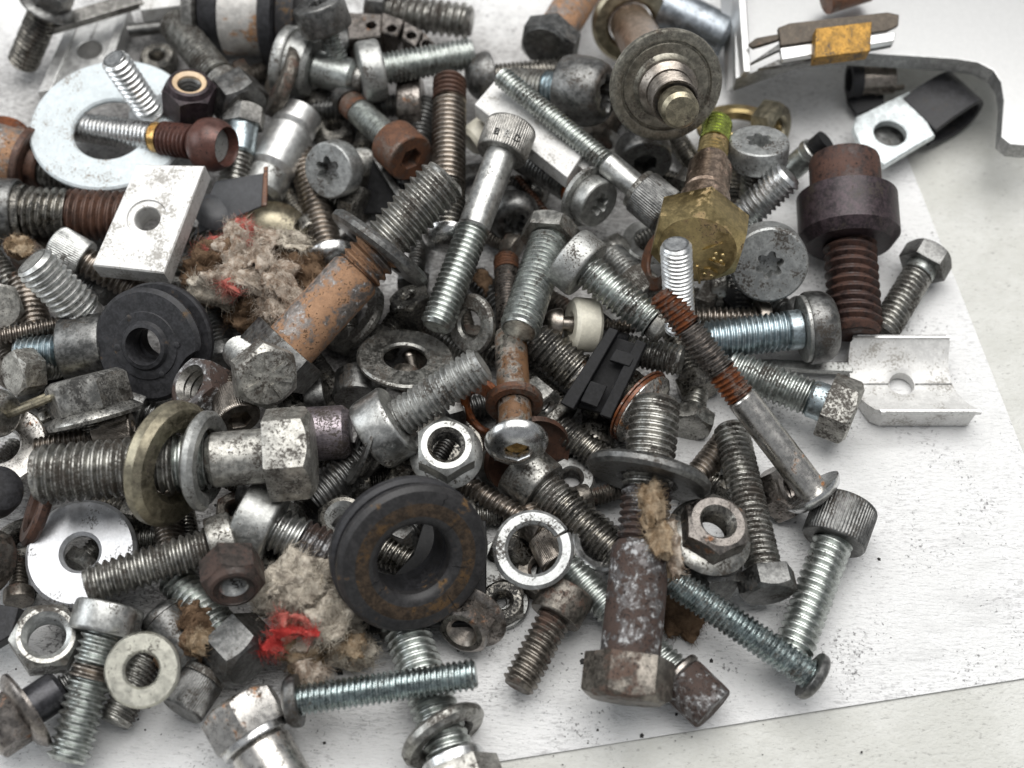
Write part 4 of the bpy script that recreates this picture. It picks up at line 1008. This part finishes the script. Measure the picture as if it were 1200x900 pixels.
washer('flat_washer', 'flat speckled grey disc lying on paper right of the brown flange nut', (586, 706, 1.2), -90, .87, 68, 14, 5, 'zinc_matt')
nut('flange_nut', 'brown steel flange nut lying below the big rubber grommet', (541, 742, 9), 128, .80, 58, 30, 36, 'brown_steel', flange=88, roll=20, inner='bronze_steel')
bolt('hex_bolt', 'short dull bolt on bare paper right of the brown flange nut', (668, 690, 8), (606, 806, 6), 42, ('cap', 64, 40), ('dark_speck', 'dark_speck', 'zinc_grimy'), pitch=8.4)
b3 = bolt('socket_bolt', 'screw passing under the massive pitted bolt with rusty brown cap head', (836, 832, 7), (650, 650, 6), 41, ('cap', 58, 50), ('rust_grey', 'zinc_green', 'zinc'), [(8, 'c', 'rust_plain', 1.2), (170, 't')], pitch=7.2)
washer('spring_washer', 'small split washer behind the rusty brown cap head', b3.at(.215), b3.n, None, 62, 44, 9, 'brown_steel', 'spring', roll=40)
washer('flat_washer', 'pale ring with rusty bore half under the massive pitted bolt', (700, 640, 6), -60, .75, 66, 42, 8, 'zinc_bright')
nut('flange_nut', 'brown flange nut with bright flange edge right of the pitted bolt', (842, 611, 24), -72, .80, 72, 36, 42, 'brown_steel', flange=104, roll=14, pitch=9, inner='oily_steel', fmat='zinc_grimy')
nut('hex_nut', 'dirty dark nut underneath the brown flange nut', (838, 652, 12), -70, .62, 70, 40, 34, 'dark_steel')
bolt('machine_screw', 'short dark thread lying above the brown flange nut', (800, 580, 6), (856, 510, 5), 33, ('cap', 44, 16), ('dark_steel', 'bronze_steel', 'dark_steel'), pitch=6)
bolt('hex_bolt', 'grimy fine-threaded bolt with hex head down, left of the carriage bolt head', (902, 698, 10), (856, 500, 9), 43, ('hex', 60, 28), ('dark_steel', 'zinc_grimy', 'zinc_grimy'), pitch=6.8, roll=20)
nut('hex_nut', 'dark hex nut lying under the smooth shank of the long rusty bolt', (928, 572, 6), -30, .6, 58, 30, 30, 'brown_steel')
bolt('socket_bolt', 'zinc bolt with grey knurled cap head at right, free on the paper', (993, 590, 9), (924, 776, 6), 48, ('cap', 76, 54, None, 0, True), ('dark_steel', 'zinc_green', 'zinc'), pitch=9.4)
bolt('pan_screw', 'dark teal screw with thin disc head pointing up left at lower right', (960, 798, 8), (780, 675, 17), 37, ('pan', 60, 14), ('dark_steel', 'zinc_teal', 'zinc_teal'), pitch=6.8)
# ---- lower left
washer('fender_washer', 'bright white steel disc with small brown hole at lower left', (96, 649, 10), -90, .93, 130, 42, 14, 'sheet_bright')
bolt('pan_screw', 'grimy screw lying over the bright white disc, head to the right', (276, 630, 16), (101, 687, 16), 46, ('cap', 66, 30), ('zinc_pitted', 'zinc_grimy', 'zinc_grimy'), pitch=9)
bolt('machine_screw', 'bronze thread upright behind the grimy screw at lower left', (188, 548, 8), (205, 668, 7), 35, ('cap', 50, 20), 'bronze_steel', pitch=5.4)
bolt('pan_bolt', 'stout bolt with whitish disc head and red-brown thread left of the grommet', (282, 602, 16), (394, 652, 12), 54, ('cap', 90, 44), ('zinc_matt', 'zinc', 'zinc'), [(36, 't', 'zinc'), (44, 't', 'rust_grey')], pitch=9)
nut('lock_nut', 'black crusty lock nut with bright chrome bore at lower left', (274, 688, 24), 70, .74, 66, 40, 34, 'rust_dark', inner='zinc', ring='rust_dark')
bolt('hex_bolt', 'hex bolt with big dark head beside the red scrap of cloth', (296, 776, 11), (202, 676, 8), 45, ('hex', 70, 46), ('dark_steel', 'zinc_green', 'zinc_green'), pitch=8.4, roll=12)
bolt('plastic_plug', 'dark grey round-ended plug right of the pale disc-headed screw', (180, 714, 9), (236, 776, 6), 54, ('dome', 56, 16), ('dark_steel',) * 3, [(1, 's')], cat='plug', group=None)
washer('flat_washer', 'yellowish zinc washer lying flat at bottom left over a dark thread', (167, 785, 19), -90, .97, 89, 40, 9, 'zinc_yellow')
bolt('pan_screw', 'stout greenish screw with pale disc head pointing down at bottom left', (130, 708, 14), (79, 893, 7), 50, ('cap', 82, 36), ('zinc', 'zinc_green', 'zinc_green'), [(36, 't', 'zinc_green'), (16, 't', 'bronze_steel'), (90, 't', 'zinc_green')], pitch=9.4)
nut('hex_nut', 'large-bored hex nut lying tilted at the bottom left', (54, 744, 13), -60, .88, 74, 44, 54, 'zinc_grimy', roll=6, inner='zinc')
bo4 = bolt('flange_bolt', 'brown flange bolt with black collar in the bottom left corner', (-14, 862, 12), (98, 788, 8), 27, ('flange', 60, 50, 100), ('brown_steel', 'dark_steel', 'dark_steel'), [(40, 's', 'black_oxide', 1.75), (28, 't', 'dark_steel')], pitch=6, roll=20)
bolt('machine_screw', 'short bronze thread end under the yellowish zinc washer', (180, 756, 6), (134, 848, 5), 41, ('cap', 52, 16), ('bronze_steel', 'zinc_grimy', 'bronze_steel'), pitch=6)
b5 = bolt('socket_screw', 'small knurled cap screw on bare paper below the dark plug', (212, 834, 7), (268, 752, 6), 26, ('cap', 52, 44, None, 0, True), ('dark_steel', 'zinc_green', 'zinc'), [(9, 'c', 'zinc_grimy', 2.0), (40, 't')], pitch=5)
bolt('pan_screw', 'teal zinc machine screw lying nearly level at the bottom', (334, 823, 13), (558, 790, 17), 37, ('pan', 62, 18), ('dark_steel', 'zinc_teal', 'zinc_teal'), pitch=6.9)
b6 = bolt('hex_bolt', 'iridescent coarse bolt running under the level teal screw at the bottom edge', (548, 940, 7), (462, 700, 6), 56, ('hex', 86, 40), ('zinc_pitted', 'zinc_green', 'zinc_green'), [(16, 'c', 'zinc_bright', 1.3), (210, 't')], pitch=9.6, roll=22)
washer('spring_washer', 'grey split washer around the iridescent bolt at the bottom edge', b6.at(.31), b6.n * .9 + .18 * RIGHT - .10 * VIEW, None, 108, 62, 18, 'zinc_grimy', 'spring', roll=185, gap=5)
bolt('wheel_bolt', 'chrome hex bolt with brown stains in the bottom edge, left of centre', (276, 824, 11), (345, 946, 8), 62, ('hex', 88, 48), ('chrome_rusty', 'chrome', 'chrome'), [(6, 'c', 'chrome', 1.40), (60, 's', 'chrome_rusty', 1.2)], roll=10)
bolt('socket_bolt', 'dark round head lying behind the wide oval washer at centre left', (420, 470, 6), (428, 400, 5), 34, ('cap', 62, 34), ('dark_steel',) * 3)
washer('flat_washer', 'wide grey washer seen as an oval right of the orange-rusted bolt', (475, 421, 12), -82, .60, 114, 52, 8, 'zinc_grimy')
washer('flat_washer', 'tilted grey washer leaning between long socket bolt and carriage bolt', (553, 380, 13), 172, .74, 72, 32, 10, 'zinc_grimy')
nut('hex_nut', 'small shiny blackened nut beside the tip of the long socket bolt', (478, 346, 10), -110, .6, 46, 40, 18, 'oily_steel')
bolt('machine_screw', 'oily thread lying under the tip of the long socket bolt', (468, 352, 5), (548, 416, 5), 26, ('cap', 36, 14), ('oily_steel', 'zinc_grimy', 'oily_steel'), pitch=5)
bolt('round_pin', 'little steel pin seen through the wide oval washer', (478, 410, 7), (486, 440, 4), 15, ('dome', 17, 8), ('bronze_steel',) * 3, [(1, 's')], cat='pin')
bolt('socket_screw', 'dark round head under the cracked-face hex bolt', (380, 462, 5), (330, 470, 5), 26, ('cap', 44, 24), ('dark_steel',) * 3)
bolt('sleeve', 'grey blue sleeve lying at the top edge behind the dished washer', (776, 8, 14), (852, 46, 10), 54, None, ('zinc_blue_dark',) * 3, [(1, 's')], cat='sleeve')

# ---- sheet steel bracket at top right
T = thing('steel_bracket', 'smooth sheet steel bracket with a rounded hooked end at top right', 'bracket', pt(960, 40, 0))
out = [(860, -70), (1222, -70), (1222, 166), (1204, 171), (1184, 169), (1173, 160), (1176, 118), (1173, 96), (1164, 82), (1146, 73), (1120, 69), (1060, 65), (1000, 62), (940, 64), (862, 92)]
def bz(x, y): return 17 + (x - 860) * .012
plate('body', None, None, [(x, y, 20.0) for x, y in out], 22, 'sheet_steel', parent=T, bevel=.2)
plate('end_flange', None, None, [(840, -80, 30), (862, -80, 30), (872, 84, 25), (851, 108, 3), (845, 60, 12)][:4], 8, 'sheet_steel', parent=T, bevel=.2)
bolt('rusty_stub', 'small rusty brown stub lying on the steel bracket at the top edge', (968, 2, 26), (1020, -14, 26), 30, None, ('rust_plain',) * 3, [(1, 's')], cat='stub', group=None)
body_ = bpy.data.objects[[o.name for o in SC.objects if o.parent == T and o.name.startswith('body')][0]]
body_.data.materials.append(MATS['shaded_edge_steel'])  # shade of the edge faces painted as a darker steel
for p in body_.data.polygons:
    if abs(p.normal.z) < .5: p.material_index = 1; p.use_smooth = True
T = thing('spring_clip', 'dark spring clip with a sparkling gold band on the steel bracket', 'clip', pt(970, 45, 0))
plate('upper_arm', None, None, [(912, 32, 30), (925, 27, 31), (1040, 14, 31), (1054, 17, 30.5), (1053, 30, 30), (1040, 36, 29), (915, 54, 29)], 8, 'dark_bronze', parent=T)
plate('middle_bar', None, None, [(914, 56, 28.5), (1050, 37, 28.5), (1048, 48, 28), (917, 70, 28)], 9, 'sheet_steel', parent=T)
plate('lower_arm', None, None, [(888, 80, 26), (920, 66, 26.5), (1046, 47, 26.5), (1046, 53, 26), (925, 76, 26)], 7, 'dark_steel', parent=T)
plate('hook', None, None, [(876, 52, 27), (886, 44, 28), (914, 39, 29), (912, 46, 29), (890, 52, 28), (882, 56, 27)], 5, 'dark_bronze', parent=T)
plate('point', None, None, [(914, 50, 28.4), (914, 58, 28), (874, 77, 24)], 5, 'dark_steel', parent=T)
plate('band', None, None, [(956, 33, 32.5), (1022, 25, 32.5), (1020, 60, 30.5), (955, 68, 30.5)], 20, 'gold_band', parent=T)

# ---- hose clips
def strap(nm, parent, O, u, wv, up, path, width, thick, m, taper=0.0):
    """a strip bent along path (u, height) and as wide as given along wv"""
    V = []; n = len(path); Fq = []
    for i, (a, z) in enumerate(path):
        p0 = np.array(path[max(0, i - 1)]); p1 = np.array(path[min(n - 1, i + 1)]); t = (p1 - p0) / np.linalg.norm(p1 - p0); nn = np.array([-t[1], t[0]]) * thick / 2
        for sgn in (1, -1):
            q = O + u * (a + sgn * nn[0]) + up * (z + sgn * nn[1])
            wd = width * (1 - taper * max(0, min(1, (a - 4) / 12)) ** 2)
            V += [q - wv * wd / 2, q + wv * wd / 2]
    for i in range(n - 1):
        a, b = i * 4, i * 4 + 4
        Fq += [(a, a + 1, b + 1, b), (a + 2, b + 2, b + 3, a + 3), (a, b, b + 2, a + 2), (a + 1, a + 3, b + 3, b + 1)]
    Fq += [(0, 2, 3, 1), ((n - 1) * 4, (n - 1) * 4 + 1, (n - 1) * 4 + 3, (n - 1) * 4 + 2)]
    V = np.array(V); c = V.mean(0)
    o = link(nm, mesh(nm, V - c, Fq, m, smooth=40)); o.parent = parent; o.matrix_world = Matrix.Translation(Vector(c) * U)
    b = o.modifiers.new('bevel', 'BEVEL'); b.width = .00025; b.segments = 2; b.limit_method = 'ANGLE'
    return o
T = thing('hose_clip', 'zinc hose clip tab with round hole and black rubber-covered loop at right', 'clip', pt(1050, 150, 0))
zt = 9.0
plate('tab', None, None, [(1004, 136, zt), (1066, 106, zt), (1096, 158, zt), (1036, 194, zt), (1008, 172, zt), (999, 150, zt)], 9, 'zinc_white', hole=(1043, 156, 19), parent=T)
O = pt(1081, 132, zt) - [0, 0, zt]; u = pt(1128, 106, 8) - pt(1081, 132, 8); u[2] = 0; u /= np.linalg.norm(u); wv = np.array([u[1], -u[0], 0]); up = np.array([0, 0, 1.0])
arc = [(0 - 1, zt - .6), (4, zt + 1.2), (9, zt + 1.7)] + [(11.2 + 4.6 * math.cos(a), 6.2 + 4.6 * math.sin(a)) for a in np.linspace(math.pi / 2, -math.pi / 2, 12)] + [(8, 1.4), (3, 2.2), (-1.5, 3.6)]
strap('rubber_loop', T, O, u, wv, up, arc, 12.8, 1.5, 'rubber', .10)
strap('lower_tab', T, O, u, wv, up, [(-1.6, 3.9), (-6, 4.9), (-14, 5.4)], 11, 1.2, 'dark_steel')
T = thing('hose_clip', 'small bronze and black hose clip behind the larger zinc one', 'clip', pt(1015, 100, 0))
O = pt(1004, 122, 0); P0 = pt(996, 94, 8); P1 = pt(1046, 92, 8); u2 = (P1 - P0); L2 = np.linalg.norm(u2); u2 /= L2
s = mm(P0)
lathe('tube', T, P1, u2, [(15 * s, 0), (18 * s, 0), (18 * s, -L2 * .78), (15 * s, -L2 * .78)], 'bronze_steel', loop=True)
lathe('rubber_end', T, P1 - u2 * L2 * .76, u2, [(14 * s, 0), (20 * s, 0), (20 * s, -L2 * .26), (14 * s, -L2 * .26)], 'rubber', loop=True)
plate('tongue', None, None, [(1024, 102, 6), (1060, 98, 6), (1061, 102, 6), (1026, 110, 6)], 5, 'bronze_steel', parent=T)
plate('rubber_foot', None, None, [(990, 98, 5), (1036, 106, 5), (1036, 124, 3), (1004, 134, 3), (994, 120, 3)], 8, 'rubber', parent=T)

# ---- scraps of cloth and lint
def scrap(label, c, parts, nf, frad, seed, fm='lint_pale', ln=7, flaps=()):
    T = thing('cloth_scrap', label, 'cloth', pt(*c), 'scraps of cloth and lint')
    for i, (px, py, z, rx, ry, rz, m, rot) in enumerate(parts):
        Pq = pt(px, py, z); s = mm(Pq)
        o = blob('red_patch' if 'red' in m else 'wad', T, Pq, (rx * s, ry * s * 1.12, rz), m, seed + i, sub=5 if rx > 14 else 4, rotz=math.radians(rot))
        bpy.context.view_layer.update()
        fuzz('red_fibre' if 'red' in m else 'matted_fibre', T, o, int(60 + rx * ry * 2.0), m, seed * 3 + i, ln * .75, .06)
    for i, (px, py, z, rx, ry, m, rot, amp) in enumerate(flaps):
        Pq = pt(px, py, z); s = mm(Pq)
        o = flap('torn_flap', T, Pq, rx * s, ry * s * 1.12, m, seed + i * 1.37, rot, amp)
        bpy.context.view_layer.update()
        fuzz('matted_fibre', T, o, int(40 + rx * ry * .8), m, seed * 5 + i, ln * .6, .05)
    Pq = pt(*c); s = mm(Pq)
    fibres('loose_fibre', T, Pq, (frad[0] * s, frad[1] * s, frad[2]), nf // 8, fm, seed, ln, .04)
scrap('torn fuzzy rag, pale and brown with faded red, beside the orange-rusted bolt', (298, 315, 14),
      [(262, 318, 14, 40, 26, 7, 'lint_brown', 10), (290, 300, 17, 30, 30, 7, 'lint_pale', 60), (318, 336, 15, 44, 26, 7, 'lint_pale', -35), (348, 322, 13, 36, 24, 6, 'lint_brown', -30), (262, 338, 16, 30, 14, 5, 'lint_grey', 0),
       (345, 284, 18, 20, 10, 3, 'lint_grey', -25), (286, 276, 19, 13, 13, 4, 'red_faded', -50), (272, 338, 20, 9, 5, 2.5, 'red_faded', 0), (325, 372, 12, 30, 18, 6, 'lint_pale', -40), (250, 300, 14, 15, 14, 5, 'red_faded', 0), (300, 368, 10, 30, 20, 6, 'lint_brown', 0)], 260, (70, 55, 9), 11,
      flaps=((276, 326, 21, 46, 20, 'lint_pale', 8, 2.6), (300, 300, 22, 22, 34, 'lint_pale', 20, 2.6), (330, 332, 21, 48, 20, 'lint_pale', -38, 2.8), (352, 318, 19, 34, 18, 'lint_brown', -30, 2.4), (340, 284, 22, 26, 14, 'lint_grey', -25, 1.8), (250, 312, 18, 26, 22, 'lint_brown', 40, 2.4), (318, 364, 17, 34, 18, 'lint_pale', -50, 2.4), (287, 274, 23, 12, 16, 'red_faded', -20, 1.4), (270, 335, 24, 12, 5, 'red_faded', 5, 1.0), (245, 298, 19, 14, 12, 'red_faded', 20, 1.5)))
scrap('dirty cream rag with a bright red scrap left of the big grommet', (360, 720, 10),
      [(350, 690, 12, 42, 28, 8, 'lint_grey', 20), (385, 730, 10, 34, 34, 7, 'lint_grey', 50), (352, 750, 8, 32, 26, 6, 'lint_tan', 0), (412, 760, 6, 26, 18, 5, 'lint_grey', 0), (360, 785, 6, 18, 16, 5, 'lint_tan', 40), (318, 757, 13, 12, 6, 1.5, 'red_cloth', 10), (372, 792, 8, 14, 7, 3, 'lint_pale', 60)], 240, (62, 58, 7), 23, 'lint_grey',
      flaps=((352, 686, 19, 44, 26, 'lint_grey', 15, 2.6), (378, 722, 17, 40, 28, 'lint_grey', 45, 2.8), (346, 752, 14, 34, 18, 'lint_pale', 20, 2.4), (398, 752, 12, 34, 22, 'lint_tan', -20, 2.4), (362, 786, 12, 26, 12, 'lint_pale', 40, 2.2), (414, 700, 12, 22, 28, 'lint_grey', 0, 2.2), (336, 742, 18.5, 26, 11, 'red_cloth', 24, 1.3), (318, 756, 17, 15, 11, 'red_cloth', 10, 1.2), (364, 740, 19.5, 17, 6, 'red_cloth', -18, .9), (332, 726, 18.5, 9, 13, 'red_faded', 10, 1.0), (352, 722, 19.5, 12, 8, 'red_faded', 10, 1.0)))
scrap('shred of tan frayed cloth hanging on the massive pitted bolt', (772, 610, 26),
      [(764, 592, 25, 12, 22, 2, 'lint_tan', 10), (770, 630, 23, 9, 26, 2, 'lint_tan', 15)], 160, (22, 48, 4), 37, 'lint_tan', 5,
      flaps=((764, 588, 28, 19, 30, 'lint_tan', 5, 2.2), (770, 628, 26, 16, 38, 'lint_tan', 14, 2.2), (788, 640, 22, 13, 36, 'lint_pale', 4, 2.0), (784, 664, 20, 20, 18, 'lint_tan', 20, 2.0)))
scrap('clot of brown fluff between the yellowish washer and dark hex head', (228, 740, 9),
      [(226, 722, 8, 20, 16, 5, 'lint_brown', 20), (238, 752, 9, 22, 20, 6, 'lint_brown', 0), (208, 775, 6, 18, 14, 5, 'lint_brown', 0)], 70, (28, 34, 5), 41, 'lint_tan', 5,
      flaps=((228, 726, 13, 22, 18, 'lint_brown', 30, 2.2), (236, 756, 13, 22, 20, 'lint_tan', 0, 2.2)))
scrap('tuft of tan fluff behind the bright bolt tip at left', (22, 288, 20),
      [(22, 290, 18, 15, 9, 3, 'lint_brown', 0)], 70, (20, 13, 4), 53, 'lint_tan', 4, flaps=((22, 287, 21, 22, 14, 'lint_tan', 0, 1.8),))
scrap('brown stain of felt under the teal screw beside the pitted bolt', (795, 730, 2),
      [(792, 718, 1.5, 26, 34, 2, 'lint_brown', 20)], 60, (26, 30, 2), 61, 'lint_brown', 4)
scrap('crumb of dead leaf beside the tilted grey washer', (566, 334, 6),
      [(566, 332, 4, 8, 12, 2, 'lint_brown', 20)], 14, (10, 14, 3), 71, 'lint_brown', 3, flaps=((566, 330, 7, 12, 20, 'lint_brown', 20, 1.6),))

# ---- crumbs of dirt on the paper: nobody could count them
rnd = random.Random(5); V = []; Fc = []
def crumb(px, py, r):
    P = pt(px, py, r * .3); k = len(V); a0 = rnd.uniform(0, 6)
    for lvl, rr, zz in ((0, 1, -.4), (1, .75, .3)):
        for i in range(5):
            a = a0 + i * 1.2566 + lvl * .3; q = r * rr * rnd.uniform(.6, 1.25)
            V.append((P[0] + q * math.cos(a), P[1] + q * math.sin(a), max(.02, P[2] + zz * r * rnd.uniform(.6, 1.2))))
    for i in range(5):
        j = (i + 1) % 5; Fc.append((k + i, k + j, k + 5 + j, k + 5 + i))
    Fc.append(tuple(k + 5 + i for i in range(5)))
for _ in range(1500):
    px, py = rnd.gauss(430, 260), rnd.gauss(520, 240)
    if 0 < px < 1040 and 0 < py < 900 and not (px > 880 and py < 380): crumb(px, py, abs(rnd.gauss(0, .14)) + .08)
for px, py, r in ((808, 510, .9), (800, 506, .7), (815, 515, .4), (175, 828, .6), (275, 795, .5), (250, 833, .5), (268, 860, .4), (43, 690, 1.5), (38, 698, 1.3), (45, 802, .6), (398, 787, 1.0), (402, 780, .8), (683, 775, .8), (752, 862, .6), (388, 560, 1.4), (384, 572, 1.1), (300, 548, 1.3), (1030, 655, .5)):
    crumb(px, py, r)
o = link('dirt_crumbs', mesh('dirt_crumbs', V, Fc, 'dirt', smooth=0)); tag(o, 'black crumbs of dirt scattered over the paper around the pile', 'dirt', kind='stuff')
# ---- smaller and half-hidden pieces that fill the gaps of the pile
bolt('thin_rod', 'dark rod behind the grooved channel block at the top', (150, 36, 8), (300, 18, 6), 16, None, ('dark_steel',) * 3, [(1, 's')], cat='rod')
plate('white_block', 'chalky white block cut by the top edge above the dark rod', 'block', [(158, -30, 14), (232, -30, 14), (226, 4, 14), (164, 12, 14)], 20, 'aluminium')
bolt('machine_screw', 'oily thread running under the black clip towards the massive bolt washer', (640, 488, 8), (736, 562, 6), 37, ('cap', 50, 18), ('zinc_pitted', 'oily_steel', 'oily_steel'), pitch=6)
bolt('machine_screw', 'thin dark thread between domed carriage bolt shank and black clip', (600, 424, 6), (668, 486, 6), 30, ('cap', 44, 16), ('oily_steel',) * 3, pitch=5)
nut('hex_nut', 'little worn nut with one bright flat beside the brown collar ring', (642, 478, 15), 40, .5, 40, 34, 18, 'oily_pitted')
washer('flat_washer', 'bright washer rim showing left of the brass-coloured bolt head', (762, 284, 6), -80, .8, 66, 36, 8, 'zinc')
bolt('hex_bolt', 'dark hex chunk at the left edge beside the bright white disc', (-6, 668, 14), (-60, 640, 12), 30, ('hex', 74, 50), ('dark_speck', 'dark_steel', 'dark_steel'), roll=10)
plate('rubber_block', 'black rubber block corner at the left edge above the large-bored nut', 'block', [(-30, 704, 12), (22, 712, 12), (14, 744, 10), (-30, 770, 10)], 30, 'rubber')
bolt('socket_screw', 'dark knurled head in the gap under the big zinc bolt', (318, 586, 7), (262, 556, 6), 28, ('cap', 46, 36), ('dark_steel', 'oily_steel', 'oily_steel'))
bolt('machine_screw', 'dark screw in the shade left of the brown hex nut', (150, 478, 8), (232, 500, 7), 30, ('cap', 52, 24), 'dark_steel', pitch=6)
washer('flat_washer', 'dark washer lying deep below the socket bolt with pale blue thread', (60, 470, 5), -88, .8, 84, 36, 8, 'dark_steel')
bolt('machine_screw', 'black thread lying low between the two rubber grommets', (330, 480, 5), (410, 560, 5), 34, ('cap', 50, 20), 'oily_steel', pitch=6)
washer('flat_washer', 'oily washer lying flat on the paper beneath the bright flange nut', (520, 528, 3), -90, .87, 96, 12, 7, 'oily_steel')
nut('hex_nut', 'dark nut deep below the thick-headed centre screw', (722, 352, 6), -80, .75, 52, 30, 28, 'dark_steel')
bolt('machine_screw', 'dark screw lying deep below the brass-coloured bolt', (850, 300, 6), (872, 392, 5), 34, ('cap', 50, 22), ('dark_steel',) * 3, pitch=6)
bolt('machine_screw', 'grimy screw low behind the blue zinc bolt', (830, 340, 6), (920, 345, 5), 30, ('cap', 46, 18), 'zinc_grimy', pitch=6)
bolt('socket_screw', 'dark screw lying low between perforated strip and shoulder bolt', (420, 60, 8), (350, 40, 6), 34, ('cap', 54, 26), 'dark_steel', pitch=6)
bolt('machine_screw', 'dark thread in the shade beside the upright brownish bolt', (480, 230, 5), (500, 120, 6), 34, ('cap', 52, 24), 'dark_steel', pitch=6)
washer('flat_washer', 'grimy washer lying flat in the shade right of the upright brownish bolt', (560, 220, 3), -90, .87, 72, 30, 7, 'dark_steel')
bolt('machine_screw', 'oily thread lying low under the big cracked grommet', (540, 690, 5), (440, 640, 5), 40, ('cap', 60, 26), 'oily_steel', pitch=6.5)
plate('dark_filler', 'black filler scrap added inside the big cracked grommet to darken its hole', 'scrap', [(484, 650, 9), (500, 600, 9), (570, 610, 9), (570, 730, 9), (450, 735, 9), (446, 690, 9)], 12, 'black_plastic')  # filler sheet added so the grommet hole reads dark
bolt('machine_screw', 'dark screw deep under the lint beside the black lock nut', (330, 672, 5), (250, 640, 5), 38, ('cap', 54, 24), 'oily_steel', pitch=6)

# ---- the lowest layer: small dark fasteners that show only as glimpses between larger pieces
DEEP = [(778, 208, 20, 65, 22), (256, 388, 75, 79, 29), (715, 145, 125, 66, 25), (463, 379, 125, 72, 28), (4, 541, 130, 55, 26), (22, 631, 160, 65, 26), (580, 352, 50, 76, 31), (715, 577, 165, 80, 22), (580, 415, 30, 81, 31), (751, 280, 150, 83, 27), (382, 442, 55, 58, 24), (670, 559, 60, 59, 29), (310, 82, 160, 70, 23), (445, 559, 170, 68, 30), (112, 640, 130, 67, 23), (346, 244, 55, 73, 23), (490, 298, 100, 80, 22), (634, 667, 130, 80, 31), (805, 424, 65, 79, 29), (562, 604, 175, 51, 27), (391, 235, 20, 75, 31), (427, 730, 10, 79, 23), (544, 379, 75, 54, 23), (391, 145, 80, 65, 23), (409, 379, 80, 58, 22), (607, 217, 10, 70, 22), (481, 622, 135, 55, 31), (580, 280, 25, 57, 21), (607, 622, 110, 78, 29), (211, 316, 105, 50, 20), (427, 172, 105, 71, 26), (517, 532, 120, 81, 21), (4, 406, 65, 81, 26), (373, 109, 85, 54, 30), (355, 595, 135, 57, 27), (184, 64, 165, 66, 21), (553, 478, 165, 73, 30), (490, 415, 115, 78, 24), (220, 622, 80, 56, 25), (175, 631, 170, 83, 21), (139, 595, 15, 68, 30), (409, 280, 115, 79, 21), (661, 361, 30, 59, 25), (697, 496, 95, 61, 31), (814, 352, 20, 56, 31), (805, 181, 55, 75, 25), (103, 334, 30, 67, 24), (274, 595, 120, 53, 22), (859, 235, 85, 65, 31), (229, 280, 20, 72, 27), (841, 568, 30, 57, 29), (913, 361, 35, 61, 31), (49, 289, 125, 58, 29), (589, 703, 140, 76, 26), (814, 469, 100, 69, 30), (49, 478, 60, 50, 21), (724, 523, 60, 83, 23), (22, 676, 90, 59, 22)]
MARKS = {'big cracked grommet': (485, 655), 'bitten grommet': (172, 404), 'largest zinc bolt': (270, 535), 'brass-coloured hanging washer': (190, 545), 'white aluminium block': (172, 255), 'large white washer': (120, 145), 'torn fuzzy rag': (300, 315), 'cream rag': (360, 720),
  'orange-rusted shank': (390, 350), 'lettered socket bolt': (552, 260), 'upright brownish bolt': (528, 180), 'white aluminium rail': (620, 150), 'long thin screw': (680, 160), 'big dished washer': (783, 105), 'brass-coloured head': (815, 280), 'purple-black bolt': (990, 270), 'flat grey screw head': (902, 311),
  'blue zinc bolt': (890, 390), 'long rusty-threaded bolt': (840, 430), 'domed carriage bolt': (605, 510), 'ivory plastic washer': (683, 385), 'thick-headed centre screw': (720, 340), 'black plastic clip': (705, 440), 'massive pitted bolt': (745, 690), 'wide sandy washer': (760, 562), 'brown flange nut': (842, 611),
  'bright flange nut': (523, 521), 'central socket bolt': (500, 470), 'wide oval washer': (475, 421), 'split spring washer': (625, 644), 'bright white disc': (96, 649), 'yellowish flat washer': (167, 785), 'pale disc-headed screw': (110, 800), 'large-bored nut': (52, 745), 'black lock nut': (274, 688), 'teal level screw': (445, 805),
  'cracked-face hex bolt': (314, 443), 'brown hex nut': (228, 450), 'silvery sleeve': (330, 180), 'perforated strip': (455, 35), 'rusty-headed screw': (460, 170), 'greenish hex bolt': (630, 330), 'grey cap bolt': (660, 600), 'whitish disc-headed bolt': (320, 620), 'grimy level screw': (190, 660), 'blackened flange head': (98, 470), 'bright bolt tip': (60, 340), 'red-brown ball stud': (235, 165)}
USED = set()
def deep_label(px, py, what):
    for nm, (mx, my) in sorted(MARKS.items(), key=lambda q: (q[1][0] - px) ** 2 + (q[1][1] - py) ** 2):
        dx, dy = px - mx, py - my
        side = ('right of' if dx > 0 else 'left of') if abs(dx) > abs(dy) else ('below' if dy > 0 else 'above')
        t = 'small ' + what + ' deep in the pile just ' + side + ' the ' + nm
        if t not in USED: USED.add(t); return t
for i, (px, py, a, ln, d_) in enumerate(DEEP):
    ca, sa = math.cos(math.radians(a)) * ln / 2, math.sin(math.radians(a)) * ln / 2
    m_ = ('oily_steel', 'dark_steel', 'dark_speck', 'oily_steel', 'zinc_grimy')[i % 5]
    adj = ('oily', 'dark', 'brownish', 'blackened', 'grimy')[i % 5]
    if i % 6 == 5:
        nut('hex_nut', deep_label(px, py, adj + ' nut'), (px, py, 5), -90, .87, d_ * 1.9, 26, d_ * .9, m_)
    else:
        bolt('machine_screw', deep_label(px, py, adj + ' screw'), (px + ca, py + sa, 4.4), (px - ca, py - sa, 3.0), d_, ('cap' if i % 2 else 'hex', d_ * 1.6, d_ * .7), (m_,) * 3, pitch=d_ * .2, N=20, group='small dark screws deep in the pile')
